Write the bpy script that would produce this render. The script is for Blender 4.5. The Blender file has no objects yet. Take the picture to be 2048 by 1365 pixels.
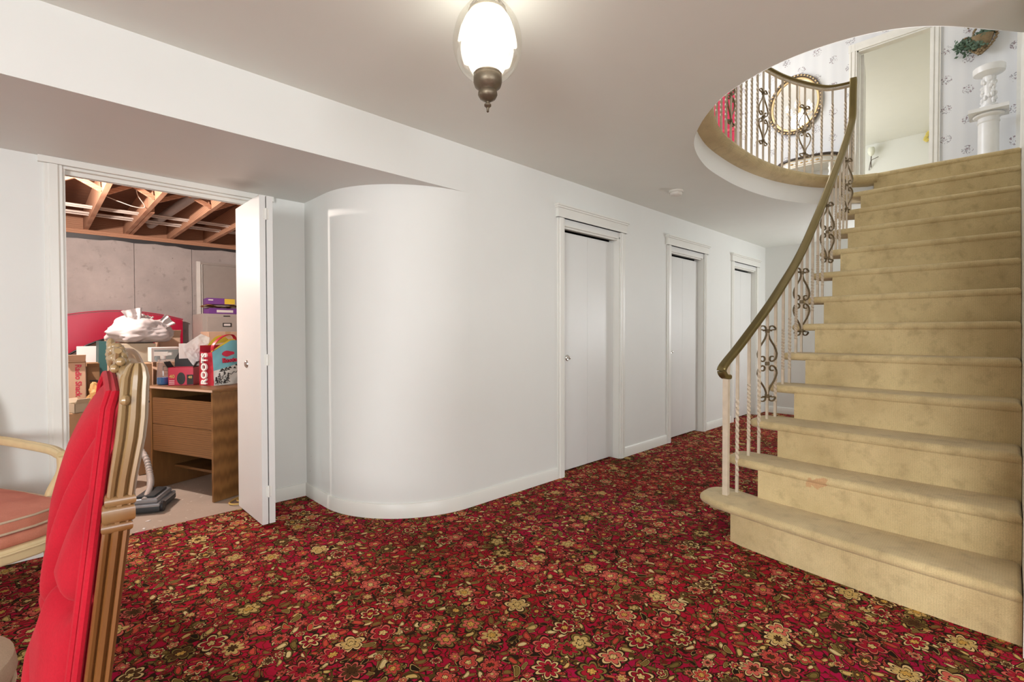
import bpy, bmesh, math, random
from mathutils import Vector, Matrix, noise
random.seed(7)
PI = math.pi
C = bpy.context.scene.collection
scene = bpy.context.scene

# ------------------------------------------------------------------ camera, world, light
CAM_H = 1.18
F_PX, YAW, PITCH, ROLL = 977.3, 0.7962, -0.0165, -0.0021
fw = Vector((math.cos(YAW)*math.cos(PITCH), math.sin(YAW)*math.cos(PITCH), math.sin(PITCH)))
rt = Vector((math.sin(YAW), -math.cos(YAW), 0)); up = rt.cross(fw)
r2 = math.cos(ROLL)*rt + math.sin(ROLL)*up; u2 = -math.sin(ROLL)*rt + math.cos(ROLL)*up
cd = bpy.data.cameras.new('camera'); cam = bpy.data.objects.new('camera', cd); C.objects.link(cam)
M3 = Matrix((r2, u2, -fw)).transposed()
cam.matrix_world = Matrix.Translation((0, 0, CAM_H)) @ M3.to_4x4()
cd.sensor_width = 36.0; cd.lens = 36.0*F_PX/2048; cd.clip_start = 0.02
scene.camera = cam

world = bpy.data.worlds.new('world'); scene.world = world; world.use_nodes = True
world.node_tree.nodes['Background'].inputs[0].default_value = (0.75, 0.85, 1.0, 1)
world.node_tree.nodes['Background'].inputs[1].default_value = 0.6
vs = scene.view_settings
vs.view_transform = 'Standard'; vs.look = 'None'; vs.gamma = 1.0; vs.use_curve_mapping = False
vs.exposure = 0.40

def area_light(name, loc, target, sx, sy, power, col):
    ld = bpy.data.lights.new(name, 'AREA'); ld.shape = 'RECTANGLE'; ld.size = sx; ld.size_y = sy
    ld.energy = power; ld.color = col
    o = bpy.data.objects.new(name, ld); C.objects.link(o); o.location = loc
    o.rotation_euler = (Vector(target)-Vector(loc)).to_track_quat('-Z', 'Y').to_euler()
    return o
def point_light(name, loc, power, col, rad=0.06):
    ld = bpy.data.lights.new(name, 'POINT'); ld.energy = power; ld.color = col; ld.shadow_soft_size = rad
    o = bpy.data.objects.new(name, ld); C.objects.link(o); o.location = loc; return o

# daylight through the windows of the room behind the camera and of the upper hall
area_light('daylight_behind', (-3.9, -1.6, 1.45), (0, -0.6, 1.2), 2.4, 1.3, 172, (0.955, 0.985, 1.0))
area_light('daylight_side', (0.2, -3.9, 1.45), (0.6, 0, 1.2), 2.4, 1.3, 72, (0.955, 0.985, 1.0))
area_light('daylight_upper', (4.6, 5.3, 4.2), (5.6, 0, 3.6), 2.6, 1.8, 104, (0.88, 0.93, 1.0))
area_light('daylight_bedroom', (10.5, 3.9, 4.0), (10.5, 0, 4.0), 2.4, 1.6, 55, (0.96, 0.97, 1.0))
area_light('corridor_fill', (7.66, 0.35, 1.5), (5.0, 1.9, 1.3), 0.6, 1.1, 34, (0.95, 0.97, 1.0))  # unseen fill added behind the stairs for the corridor; no window in the end wall

# ------------------------------------------------------------------ measurements
H = 2.431          # ceiling
DM = 2.56          # corridor wall plane (Y)
DR = 3.586         # recess wall plane (Y)
ZS = 2.121         # soffit height
XE = 7.76          # end of corridor
RZ = 0.207         # riser
Z2 = 13*RZ         # upper floor
XC = 1.41          # return wall of the recess
RC = 0.68          # radius of the curved wall
YW = -0.042        # stair side wall plane
UC = 5.40          # ceiling of the upper hall
XU = 7.70          # papered wall of the upper hall

# ------------------------------------------------------------------ node helpers
class NT:
    def __init__(s, name):
        s.m = bpy.data.materials.new(name); s.m.use_nodes = True
        s.t = s.m.node_tree; s.b = s.t.nodes['Principled BSDF']
    def n(s, typ, **kw):
        nd = s.t.nodes.new(typ)
        for k, v in kw.items(): setattr(nd, k, v)
        return nd
    def link(s, a, b): s.t.links.new(a, b)
    def put(s, sock, v):
        if isinstance(v, bpy.types.NodeSocket): s.link(v, sock)
        else:
            try: sock.default_value = v
            except Exception: sock.default_value = (v[0], v[1], v[2], 1)
    def math(s, op, a, b=0.0, c=None, clamp=False):
        nd = s.n('ShaderNodeMath', operation=op, use_clamp=clamp)
        s.put(nd.inputs[0], a); s.put(nd.inputs[1], b)
        if c is not None: s.put(nd.inputs[2], c)
        return nd.outputs[0]
    def vmath(s, op, a, b=(0, 0, 0), out=0):
        nd = s.n('ShaderNodeVectorMath', operation=op); s.put(nd.inputs[0], a)
        if op == 'SCALE': s.put(nd.inputs[3], b)
        else: s.put(nd.inputs[1], b)
        return nd.outputs[out]
    def mix(s, f, a, b, blend='MIX'):
        nd = s.n('ShaderNodeMix', data_type='RGBA', blend_type=blend)
        s.put(nd.inputs[0], f)
        for i, v in ((6, a), (7, b)):
            if isinstance(v, bpy.types.NodeSocket): s.link(v, nd.inputs[i])
            else: nd.inputs[i].default_value = (v[0], v[1], v[2], 1)
        return nd.outputs[2]
    def ramp(s, f, stops, interp='LINEAR'):
        nd = s.n('ShaderNodeValToRGB'); cr = nd.color_ramp; cr.interpolation = interp
        while len(cr.elements) < len(stops): cr.elements.new(0.5)
        for e, (p, c) in zip(cr.elements, stops):
            e.position = p; e.color = (c, c, c, 1) if isinstance(c, (int, float)) else (c[0], c[1], c[2], 1)
        s.put(nd.inputs[0], f); return nd.outputs[0]
    def noise(s, vec, scale, detail=3, rough=0.5, dist=0.0, col=False):
        nd = s.n('ShaderNodeTexNoise'); nd.inputs['Scale'].default_value = scale
        nd.inputs['Detail'].default_value = detail; nd.inputs['Roughness'].default_value = rough
        nd.inputs['Distortion'].default_value = dist
        if vec is not None: s.link(vec, nd.inputs['Vector'])
        return nd.outputs[1 if col else 0]
    def obj(s): return s.n('ShaderNodeTexCoord').outputs['Object']
    def pos(s): return s.n('ShaderNodeNewGeometry').outputs['Position']
    def bump(s, h, strength=0.2, dist=0.01):
        nd = s.n('ShaderNodeBump'); nd.inputs['Strength'].default_value = strength; nd.inputs['Distance'].default_value = dist
        s.put(nd.inputs['Height'], h); s.link(nd.outputs[0], s.b.inputs['Normal'])
    def base(s, v): s.put(s.b.inputs['Base Color'], v)
    def set(s, rough=None, metal=None, spec=None, trans=None, ior=None, alpha=None, sheen=None, coat=None):
        for k, v in (('Roughness', rough), ('Metallic', metal), ('Specular IOR Level', spec), ('Transmission Weight', trans), ('IOR', ior), ('Alpha', alpha), ('Sheen Weight', sheen), ('Coat Weight', coat)):
            if v is not None: s.put(s.b.inputs[k], v)
        return s.m

MAT = {}
def plain(name, col, rough=0.5, metal=0.0, var=0.08, scale=12.0, bump=0.0, bscale=80.0, **kw):
    k = NT(name); o = k.obj()
    n = k.noise(o, scale, 3)
    f = k.math('MULTIPLY_ADD', n, 2*var, 1-var)
    k.base(k.mix(1.0, col, k.n('ShaderNodeCombineColor').outputs[0], 'MULTIPLY') if False else k.vmath('SCALE', (col[0], col[1], col[2]), f))
    if bump: k.bump(k.noise(o, bscale, 3), bump, 0.004)
    MAT[name] = k.set(rough=rough, metal=metal, **kw); return MAT[name]

def paint(name, col, rough=0.55, marks=0.0):
    k = NT(name); p = k.pos()
    big = k.noise(p, 0.9, 2); sm = k.noise(p, 6.0, 2)
    f = k.math('MULTIPLY_ADD', big, 0.05, k.math('MULTIPLY_ADD', sm, 0.03, 0.96))
    c = k.vmath('SCALE', tuple(col), f)
    if marks:
        v = k.n('ShaderNodeTexVoronoi'); v.inputs['Scale'].default_value = 13.0; k.link(p, v.inputs['Vector'])
        spot = k.math('LESS_THAN', v.outputs['Distance'], 0.05)
        pick = k.math('GREATER_THAN', k.noise(p, 2.3, 2), 0.60)
        z = k.n('ShaderNodeSeparateXYZ'); k.link(p, z.inputs[0])
        low = k.math('SUBTRACT', 1.0, k.math('MULTIPLY', z.outputs[2], 1.1), clamp=True)
        f2 = k.math('MULTIPLY', k.math('MULTIPLY', spot, pick), k.math('MULTIPLY', low, marks), clamp=True)
        c = k.mix(f2, c, (0.25, 0.21, 0.16))
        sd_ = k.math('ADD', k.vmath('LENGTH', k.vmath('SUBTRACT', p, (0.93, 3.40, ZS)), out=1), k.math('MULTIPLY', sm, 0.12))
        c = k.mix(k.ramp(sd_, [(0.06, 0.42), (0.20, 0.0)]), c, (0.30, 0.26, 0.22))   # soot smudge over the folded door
    k.base(c)
    MAT[name] = k.set(rough=rough); return MAT[name]

paint('wall_paint', (0.765, 0.77, 0.735), 0.55, 0.8)
paint('ceiling_paint', (0.86, 0.88, 0.82), 0.65)
paint('trim_paint', (0.79, 0.785, 0.73), 0.35)
paint('door_paint', (0.77, 0.77, 0.745), 0.42)
paint('upper_ceiling_paint', (0.86, 0.85, 0.82), 0.6)
paint('bedroom_paint', (0.82, 0.83, 0.78), 0.6)

def make_carpet():
    k = NT('floral_carpet'); p = k.pos()
    wob = k.noise(p, 13.0, 2, col=True)
    pw = k.vmath('ADD', p, k.vmath('SCALE', k.vmath('SUBTRACT', wob, (0.5, 0.5, 0.5)), 0.034))
    dark = (0.030, 0.014, 0.008)
    # ground: crimson drifting to magenta, with wear
    g = k.mix(k.ramp(k.noise(p, 0.8, 2), [(0.38, 0.0), (0.62, 1.0)]), (0.43, 0.012, 0.026), (0.40, 0.009, 0.060))
    mott = k.noise(p, 60.0, 1)
    col = k.mix(k.math('MULTIPLY', mott, 0.25), g, (0.20, 0.008, 0.016))
    # winding stems: contour lines of two noise fields
    for sc, w, c, off in ((11.0, 0.018, (0.10, 0.055, 0.015), 0.0), (17.0, 0.022, (0.032, 0.016, 0.008), 3.7), (24.0, 0.02, (0.16, 0.02, 0.012), 8.1)):
        n = k.noise(k.vmath('ADD', pw, (off, off, 0.0)), sc, 1, 0.4)
        col = k.mix(k.math('LESS_THAN', k.math('ABSOLUTE', k.math('SUBTRACT', n, 0.5)), w), col, c)
    def layer(col, cell, R0, rnd, off, kind, fill_p=1.0):
        sc = 1.0/cell
        vn = k.n('ShaderNodeTexVoronoi', voronoi_dimensions='2D', feature='F1'); vn.inputs['Scale'].default_value = sc; vn.inputs['Randomness'].default_value = rnd
        q = k.vmath('ADD', pw, (off, off*0.7, 0.0)); k.link(q, vn.inputs['Vector'])
        d = k.vmath('SUBTRACT', q, vn.outputs['Position'])
        sx = k.n('ShaderNodeSeparateXYZ'); k.link(d, sx.inputs[0])
        rc = k.n('ShaderNodeSeparateColor'); k.link(vn.outputs['Color'], rc.inputs[0])
        ra, rb, rg = rc.outputs[0], rc.outputs[1], rc.outputs[2]
        if kind == 'flower':
            r = k.math('SQRT', k.math('ADD', k.math('MULTIPLY', sx.outputs[0], sx.outputs[0]), k.math('MULTIPLY', sx.outputs[1], sx.outputs[1])))
            th = k.math('ADD', k.math('ARCTAN2', sx.outputs[1], sx.outputs[0]), k.math('MULTIPLY', rb, 6.28))
            np_ = k.math('FLOOR', k.math('MULTIPLY_ADD', ra, 4.0, 5.0))
            lobe = k.math('ABSOLUTE', k.math('COSINE', k.math('MULTIPLY', k.math('MULTIPLY', th, np_), 0.5)))
            R = k.math('MULTIPLY', k.math('MULTIPLY_ADD', lobe, 0.5, 0.62), k.math('MULTIPLY_ADD', rg, 0.45*R0, 0.72*R0))
            qn = k.math('DIVIDE', r, R)
            pet = k.ramp(rg, [(0.0, (0.55, 0.07, 0.05)), (0.24, (0.26, 0.012, 0.022)), (0.45, (0.10, 0.045, 0.018)), (0.60, (0.62, 0.13, 0.09)), (0.74, (0.36, 0.016, 0.03)), (0.90, (0.60, 0.40, 0.14))], 'CONSTANT')
            cen = k.ramp(ra, [(0.0, (0.75, 0.53, 0.20)), (0.4, (0.70, 0.40, 0.09)), (0.75, (0.07, 0.03, 0.012))], 'CONSTANT')
            rim = k.ramp(rb, [(0.0, (0.60, 0.12, 0.09)), (0.30, (0.72, 0.50, 0.22)), (0.55, (0.22, 0.15, 0.04)), (0.78, (0.58, 0.09, 0.07))], 'CONSTANT')
            chk = k.n('ShaderNodeTexChecker'); k.link(d, chk.inputs['Vector']); chk.inputs['Scale'].default_value = 130.0
            cen = k.mix(k.math('MULTIPLY', chk.outputs[1], 0.4), cen, (0.10, 0.045, 0.012))
            # some cells stay empty
            qn = k.math('ADD', qn, k.math('MULTIPLY', k.math('GREATER_THAN', k.math('FRACT', k.math('MULTIPLY', k.math('ADD', ra, rb), 7.31)), fill_p), 9.0))
            c = k.mix(k.math('LESS_THAN', qn, 1.28), col, dark)
            c = k.mix(k.math('LESS_THAN', qn, 1.06), c, rim)
            c = k.mix(k.math('LESS_THAN', qn, 0.86), c, dark)
            c = k.mix(k.math('LESS_THAN', qn, 0.78), c, pet)
            c = k.mix(k.math('LESS_THAN', qn, 0.42), c, dark)
            c = k.mix(k.math('LESS_THAN', qn, 0.33), c, cen)
            return c
        # leaf / paisley: a rotated, curled ellipse
        a = k.math('MULTIPLY', rb, 6.28); ca, sa = k.math('COSINE', a), k.math('SINE', a)
        u = k.math('ADD', k.math('MULTIPLY', sx.outputs[0], ca), k.math('MULTIPLY', sx.outputs[1], sa))
        v = k.math('SUBTRACT', k.math('MULTIPLY', sx.outputs[1], ca), k.math('MULTIPLY', sx.outputs[0], sa))
        un = k.math('DIVIDE', u, R0); vn2 = k.math('DIVIDE', v, R0*0.42)
        vn2 = k.math('ADD', vn2, k.math('MULTIPLY', k.math('MULTIPLY', un, un), 0.6))
        e = k.math('ADD', k.math('MULTIPLY', un, un), k.math('MULTIPLY', vn2, vn2))
        fill = k.ramp(ra, [(0.0, (0.20, 0.13, 0.035)), (0.34, (0.62, 0.42, 0.14)), (0.5, (0.55, 0.07, 0.045)), (0.72, (0.022, 0.014, 0.007)), (0.86, (0.72, 0.55, 0.26))], 'CONSTANT')
        rim = k.ramp(rg, [(0.0, (0.38, 0.07, 0.035)), (0.45, (0.17, 0.10, 0.025)), (0.7, (0.46, 0.30, 0.10))], 'CONSTANT')
        c = k.mix(k.math('LESS_THAN', e, 1.15), col, dark)
        c = k.mix(k.math('LESS_THAN', e, 0.74), c, rim)
        c = k.mix(k.math('LESS_THAN', e, 0.46), c, dark)
        c = k.mix(k.math('LESS_THAN', e, 0.34), c, fill)
        return c
    col = layer(col, 0.052, 0.023, 0.95, 3.31, 'leaf')
    col = layer(col, 0.072, 0.033, 0.9, 1.13, 'leaf')
    col = layer(col, 0.085, 0.018, 0.9, 5.77, 'flower', 0.9)
    col = layer(col, 0.125, 0.040, 0.6, 0.41, 'flower', 0.88)
    wear = k.math('MULTIPLY_ADD', k.ramp(k.noise(p, 1.7, 2, 0.6), [(0.3, 0.0), (0.7, 1.0)]), 0.34, 0.70)
    fib = k.math('MULTIPLY_ADD', k.noise(p, 420.0, 0), 0.5, 0.75)
    col = k.vmath('SCALE', col, k.math('MULTIPLY', wear, fib))
    k.base(col)
    MAT['floral_carpet'] = k.set(rough=0.95, spec=0.05)
make_carpet()

def make_stair_carpet():
    k = NT('stair_carpet'); p = k.pos()
    n1 = k.noise(p, 3.2, 3, 0.6); n2 = k.noise(p, 14.0, 3, 0.6); n3 = k.noise(p, 260.0, 1)
    c = k.mix(k.ramp(n1, [(0.35, 0.0), (0.7, 1.0)]), (0.70, 0.555, 0.30), (0.55, 0.42, 0.215))
    c = k.mix(k.ramp(n2, [(0.52, 0.0), (0.78, 0.5)]), c, (0.32, 0.23, 0.12))
    # ribs of the woven pile
    s = k.n('ShaderNodeSeparateXYZ'); k.link(p, s.inputs[0])
    rib = k.math('SINE', k.math('MULTIPLY', s.outputs[1], 700.0))
    f = k.math('MULTIPLY_ADD', n3, 0.4, k.math('MULTIPLY_ADD', rib, 0.03, 0.80))
    # worn patch on the second tread, backing showing through
    d = k.vmath('LENGTH', k.vmath('MULTIPLY', k.vmath('SUBTRACT', p, (2.985, 0.72, 0.375)), (1.0, 0.55, 1.6)), out=1)
    dd = k.math('ADD', d, k.math('MULTIPLY_ADD', k.noise(p, 22.0, 4), 0.16, -0.08))
    c = k.mix(k.math('LESS_THAN', dd, 0.038), c, (0.60, 0.37, 0.19))
    k.base(k.vmath('SCALE', c, f)); k.bump(n3, 0.35, 0.006)
    MAT['stair_carpet'] = k.set(rough=0.95, spec=0.15, sheen=0.2)
make_stair_carpet()

def make_concrete():
    k = NT('concrete'); p = k.pos()
    n = k.noise(p, 2.2, 6, 0.65); m = k.noise(p, 14.0, 5, 0.6)
    c = k.mix(k.ramp(n, [(0.3, 0.0), (0.7, 1.0)]), (0.40, 0.36, 0.35), (0.54, 0.49, 0.47))
    c = k.mix(k.ramp(m, [(0.60, 0.0), (0.72, 0.5)]), c, (0.24, 0.21, 0.19))
    v = k.n('ShaderNodeTexVoronoi'); v.inputs['Scale'].default_value = 7.0; k.link(p, v.inputs['Vector'])
    pit = k.math('MULTIPLY', k.math('LESS_THAN', v.outputs['Distance'], 0.09), k.math('GREATER_THAN', k.noise(p, 3.1, 2), 0.55))
    c = k.mix(k.math('MULTIPLY', pit, 0.7), c, (0.12, 0.10, 0.09))
    k.base(c); k.bump(k.math('SUBTRACT', m, pit), 0.4, 0.01); MAT['concrete'] = k.set(rough=0.9)
    k = NT('concrete_floor'); p = k.pos()
    n = k.noise(p, 2.6, 6, 0.65)
    c = k.mix(n, (0.34, 0.27, 0.21), (0.50, 0.41, 0.34)); c = k.mix(k.ramp(k.noise(p, 30, 3), [(0.66, 0.0), (0.7, 0.7)]), c, (0.62, 0.55, 0.48))
    k.base(c); k.bump(n, 0.2, 0.01); MAT['concrete_floor'] = k.set(rough=0.8)
make_concrete()

def wood(name, c1, c2, scale=(1, 1, 1), rings=7.0, rough=0.45, dist=3.0):
    k = NT(name); o = k.obj()
    mp = k.n('ShaderNodeMapping'); mp.inputs['Scale'].default_value = scale; k.link(o, mp.inputs['Vector'])
    w = k.n('ShaderNodeTexWave', wave_type='RINGS'); w.inputs['Scale'].default_value = rings; w.inputs['Distortion'].default_value = dist
    w.inputs['Detail'].default_value = 3; w.inputs['Detail Scale'].default_value = 1.4; k.link(mp.outputs[0], w.inputs['Vector'])
    n = k.noise(mp.outputs[0], 30.0, 3)
    f = k.math('ADD', k.math('MULTIPLY', w.outputs[1], 0.75), k.math('MULTIPLY', n, 0.25))
    k.base(k.mix(f, c1, c2)); k.bump(f, 0.08, 0.002); MAT[name] = k.set(rough=rough); return MAT[name]
wood('lumber', (0.58, 0.32, 0.20), (0.44, 0.21, 0.12), (3, 0.4, 3), 5.0, 0.8)
wood('plank_wood', (0.20, 0.085, 0.04), (0.13, 0.05, 0.025), (0.5, 3, 3), 5.0, 0.85)
wood('oak_laminate', (0.235, 0.112, 0.036), (0.125, 0.052, 0.015), (1.0, 0.55, 4.0), 5.5, 0.4, 4.0)
wood('oak_laminate_upright', (0.27, 0.13, 0.040), (0.15, 0.066, 0.019), (4.0, 4.0, 0.5), 5.5, 0.4, 3.0)

def make_chair_wood():
    k = NT('carved_walnut'); o = k.obj()
    n = k.noise(o, 7.0, 4); s = k.n('ShaderNodeSeparateXYZ'); k.link(o, s.inputs[0])
    gr = k.noise(k.vmath('MULTIPLY', o, (60, 60, 4)), 1.0, 3)
    c = k.mix(gr, (0.25, 0.10, 0.026), (0.11, 0.040, 0.012))
    # paler gold-beige tone towards the top of the back, broken by noise
    d = k.math('ADD', k.math('MULTIPLY', k.math('SUBTRACT', s.outputs[2], 0.90), 6.0), k.math('MULTIPLY', k.math('SUBTRACT', n, 0.5), 1.6), clamp=True)
    c = k.mix(k.math('MULTIPLY', d, 0.85), c, (0.33, 0.225, 0.105))
    k.base(c); k.bump(gr, 0.1, 0.002); MAT['carved_walnut'] = k.set(rough=0.3, coat=0.25)
make_chair_wood()

def velvet(name, col, dark, sheen=0.6):
    k = NT(name); o = k.obj(); n = k.noise(o, 9.0, 4, 0.6); m = k.noise(o, 300.0, 2)
    c = k.mix(k.ramp(n, [(0.35, 0.0), (0.75, 1.0)]), col, dark)
    k.base(k.vmath('SCALE', c, k.math('MULTIPLY_ADD', m, 0.3, 0.85))); k.bump(m, 0.15, 0.002)
    MAT[name] = k.set(rough=0.85, spec=0.2, sheen=sheen)
    k.b.inputs['Sheen Tint'].default_value = (1.0, 0.35, 0.35, 1); k.b.inputs['Sheen Roughness'].default_value = 0.45
velvet('red_velvet', (0.42, 0.007, 0.020), (0.33, 0.004, 0.014), 0.18)
velvet('red_drape', (0.56, 0.055, 0.12), (0.44, 0.03, 0.07), 0.3)
velvet('pink_damask', (0.60, 0.235, 0.155), (0.50, 0.17, 0.105), 0.3)
velvet('cream_damask', (0.60, 0.46, 0.33), (0.48, 0.35, 0.24), 0.2)

def make_wallpaper():
    k = NT('floral_wallpaper'); p = k.pos()
    s = k.n('ShaderNodeSeparateXYZ'); k.link(p, s.inputs[0])
    uu = k.math('ADD', s.outputs[0], s.outputs[1])
    # soft vertical stripes
    st = k.math('ADD', k.math('MULTIPLY', k.math('SINE', k.math('MULTIPLY', uu, 19.0)), 0.5), k.math('MULTIPLY', k.math('SINE', k.math('MULTIPLY', uu, 57.0)), 0.35))
    c = k.mix(k.math('MULTIPLY_ADD', st, 0.4, 0.5, clamp=True), (0.80, 0.81, 0.83), (0.70, 0.715, 0.75))
    # sprigs on a half-drop repeat
    cw, ch = 0.19, 0.345
    iu = k.math('FLOOR', k.math('DIVIDE', uu, cw)); odd = k.math('MULTIPLY', k.math('FRACT', k.math('MULTIPLY', iu, 0.5)), ch)
    fu = k.math('SUBTRACT', k.math('FRACT', k.math('DIVIDE', uu, cw)), 0.5)
    fz = k.math('SUBTRACT', k.math('FRACT', k.math('DIVIDE', k.math('ADD', s.outputs[2], odd), ch)), 0.5)
    x = k.math('MULTIPLY', fu, cw); y = k.math('MULTIPLY', fz, ch)
    r = k.math('SQRT', k.math('ADD', k.math('MULTIPLY', x, x), k.math('MULTIPLY', y, y)))
    br = k.noise(p, 75.0, 2, 0.6)
    spr = k.math('MULTIPLY', k.math('LESS_THAN', r, 0.052), k.math('GREATER_THAN', br, 0.545))
    tint = k.mix(k.ramp(k.noise(p, 55.0, 1), [(0.45, 0.0), (0.55, 1.0)]), (0.20, 0.11, 0.14), (0.30, 0.31, 0.34))
    k.base(k.mix(k.math('MULTIPLY', spr, 0.85), c, tint)); MAT['floral_wallpaper'] = k.set(rough=0.6)
make_wallpaper()

def emission(name, col, strength):
    k = NT(name); k.base(col); k.put(k.b.inputs['Emission Color'], (col[0], col[1], col[2], 1)); k.put(k.b.inputs['Emission Strength'], strength)
    MAT[name] = k.set(rough=0.4)
emission('lamp_glow', (1.0, 0.96, 0.89), 7.0)
emission('bulb_glow', (1.0, 0.85, 0.72), 60.0)
emission('candle_glow', (1.0, 0.93, 0.82), 14.0)

def clear_glass(name, tint, gloss=0.12, milk=0.0):
    m = bpy.data.materials.new(name); m.use_nodes = True; t = m.node_tree; t.nodes.remove(t.nodes['Principled BSDF'])
    tr = t.nodes.new('ShaderNodeBsdfTransparent'); tr.inputs[0].default_value = (*tint, 1)
    gl = t.nodes.new('ShaderNodeBsdfGlossy'); gl.inputs['Roughness'].default_value = 0.04
    df = t.nodes.new('ShaderNodeBsdfTranslucent'); df.inputs[0].default_value = (0.95, 0.95, 0.9, 1)
    lw = t.nodes.new('ShaderNodeLayerWeight'); lw.inputs[0].default_value = 0.25
    mu = t.nodes.new('ShaderNodeMath'); mu.operation = 'MULTIPLY_ADD'; mu.inputs[1].default_value = 0.55; mu.inputs[2].default_value = gloss*0.3
    t.links.new(lw.outputs['Facing'], mu.inputs[0])
    mm = t.nodes.new('ShaderNodeMixShader'); mm.inputs[0].default_value = milk; t.links.new(tr.outputs[0], mm.inputs[1]); t.links.new(df.outputs[0], mm.inputs[2])
    mx = t.nodes.new('ShaderNodeMixShader'); t.links.new(mu.outputs[0], mx.inputs[0]); t.links.new(mm.outputs[0], mx.inputs[1]); t.links.new(gl.outputs[0], mx.inputs[2])
    t.links.new(mx.outputs[0], t.nodes['Material Output'].inputs[0]); MAT[name] = m
clear_glass('lamp_glass', (0.95, 0.94, 0.90), 0.15, 0.015)
clear_glass('bottle_plastic', (0.93, 0.94, 0.97), 0.2, 0.05)
clear_glass('crystal', (0.95, 0.95, 0.97), 0.5)

plain('aged_bronze', (0.20, 0.165, 0.115), 0.45, 0.75, 0.25, 30, 0.2)
plain('brass_rail', (0.20, 0.155, 0.06), 0.30, 0.75, 0.12, 8)
plain('scroll_bronze', (0.20, 0.15, 0.085), 0.42, 0.6, 0.2, 40)
plain('cream_iron', (0.60, 0.50, 0.38), 0.4, 0.0, 0.22, 22)
plain('knob_chrome', (0.72, 0.70, 0.66), 0.22, 0.9, 0.05)
plain('dark_void', (0.03, 0.028, 0.025), 0.9)
plain('cardboard', (0.40, 0.245, 0.135), 0.85, 0, 0.12, 8, 0.1)
plain('cardboard_dark', (0.24, 0.135, 0.065), 0.85, 0, 0.15, 8, 0.1)
plain('cardboard_pale', (0.55, 0.37, 0.26), 0.85, 0, 0.1, 8, 0.1)
plain('packing_tape', (0.50, 0.33, 0.18), 0.25)
plain('white_card', (0.72, 0.68, 0.66), 0.7)
plain('beige_card', (0.50, 0.43, 0.32), 0.7)
plain('grey_steel', (0.40, 0.36, 0.33), 0.5, 0.0, 0.06)
plain('red_lacquer', (0.50, 0.004, 0.045), 0.28, 0, 0.05)
plain('black_gloss', (0.015, 0.014, 0.014), 0.25)
plain('black_plastic', (0.02, 0.02, 0.022), 0.5)
plain('mirror_silver', (0.86, 0.87, 0.87), 0.03, 1.0, 0.01)
plain('smoky_mirror', (0.62, 0.60, 0.60), 0.06, 1.0, 0.02)
plain('gilt_frame', (0.62, 0.45, 0.24), 0.35, 0.6, 0.15, 30)
plain('dark_carved', (0.10, 0.075, 0.055), 0.5, 0, 0.4, 60, 0.5, 60)
plain('white_plastic_bag', (0.55, 0.51, 0.51), 0.35, 0, 0.08)
plain('white_paper', (0.80, 0.76, 0.74), 0.7)
plain('teal_board', (0.02, 0.085, 0.085), 0.5)
plain('blue_fluid', (0.01, 0.16, 0.42), 0.15)
plain('bag_red', (0.42, 0.012, 0.03), 0.4)
plain('bag_teal', (0.16, 0.42, 0.48), 0.4, 0, 0.2, 6)
plain('bag_snow', (0.66, 0.64, 0.60), 0.45, 0, 0.1)
plain('bag_yellow', (0.75, 0.55, 0.05), 0.4)
plain('print_red', (0.50, 0.02, 0.07), 0.6)
plain('print_black', (0.02, 0.018, 0.016), 0.6)
plain('print_white', (0.80, 0.78, 0.74), 0.6)
plain('print_gold', (0.62, 0.42, 0.12), 0.5)
plain('print_crimson', (0.55, 0.02, 0.06), 0.4)
plain('purple_card', (0.17, 0.05, 0.27), 0.5)
plain('tan_paper', (0.45, 0.26, 0.09), 0.6)
plain('vacuum_silver', (0.36, 0.37, 0.40), 0.3, 0.5)
plain('vacuum_dark', (0.03, 0.035, 0.04), 0.45)
plain('hose_grey', (0.42, 0.38, 0.36), 0.5)
plain('yellow_cord', (0.55, 0.36, 0.10), 0.5)
plain('pvc_pipe', (0.42, 0.38, 0.36), 0.5)
plain('wire_white', (0.66, 0.56, 0.50), 0.5)
plain('vapour_barrier', (0.035, 0.033, 0.035), 0.35)
plain('cream_wood', (0.70, 0.55, 0.31), 0.4, 0, 0.12, 20)
plain('cream_wood_dark', (0.34, 0.22, 0.09), 0.5)
plain('white_marble', (0.80, 0.80, 0.80), 0.3, 0, 0.1, 6)
plain('white_enamel', (0.82, 0.81, 0.77), 0.35)
plain('blue_grey_paint', (0.36, 0.43, 0.45), 0.5)
plain('dark_table_top', (0.06, 0.045, 0.04), 0.3)
plain('bracket_bronze', (0.24, 0.17, 0.09), 0.5, 0.3, 0.35, 40, 0.5)
plain('ivy_green', (0.09, 0.15, 0.10), 0.6, 0, 0.5, 25)
plain('smoke_white', (0.74, 0.71, 0.64), 0.4)
plain('daffodil_yellow', (0.75, 0.62, 0.16), 0.6)
plain('tulip_glass', (0.80, 0.82, 0.70), 0.3)
plain('dark_red_cloth', (0.10, 0.008, 0.014), 0.8)

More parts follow.
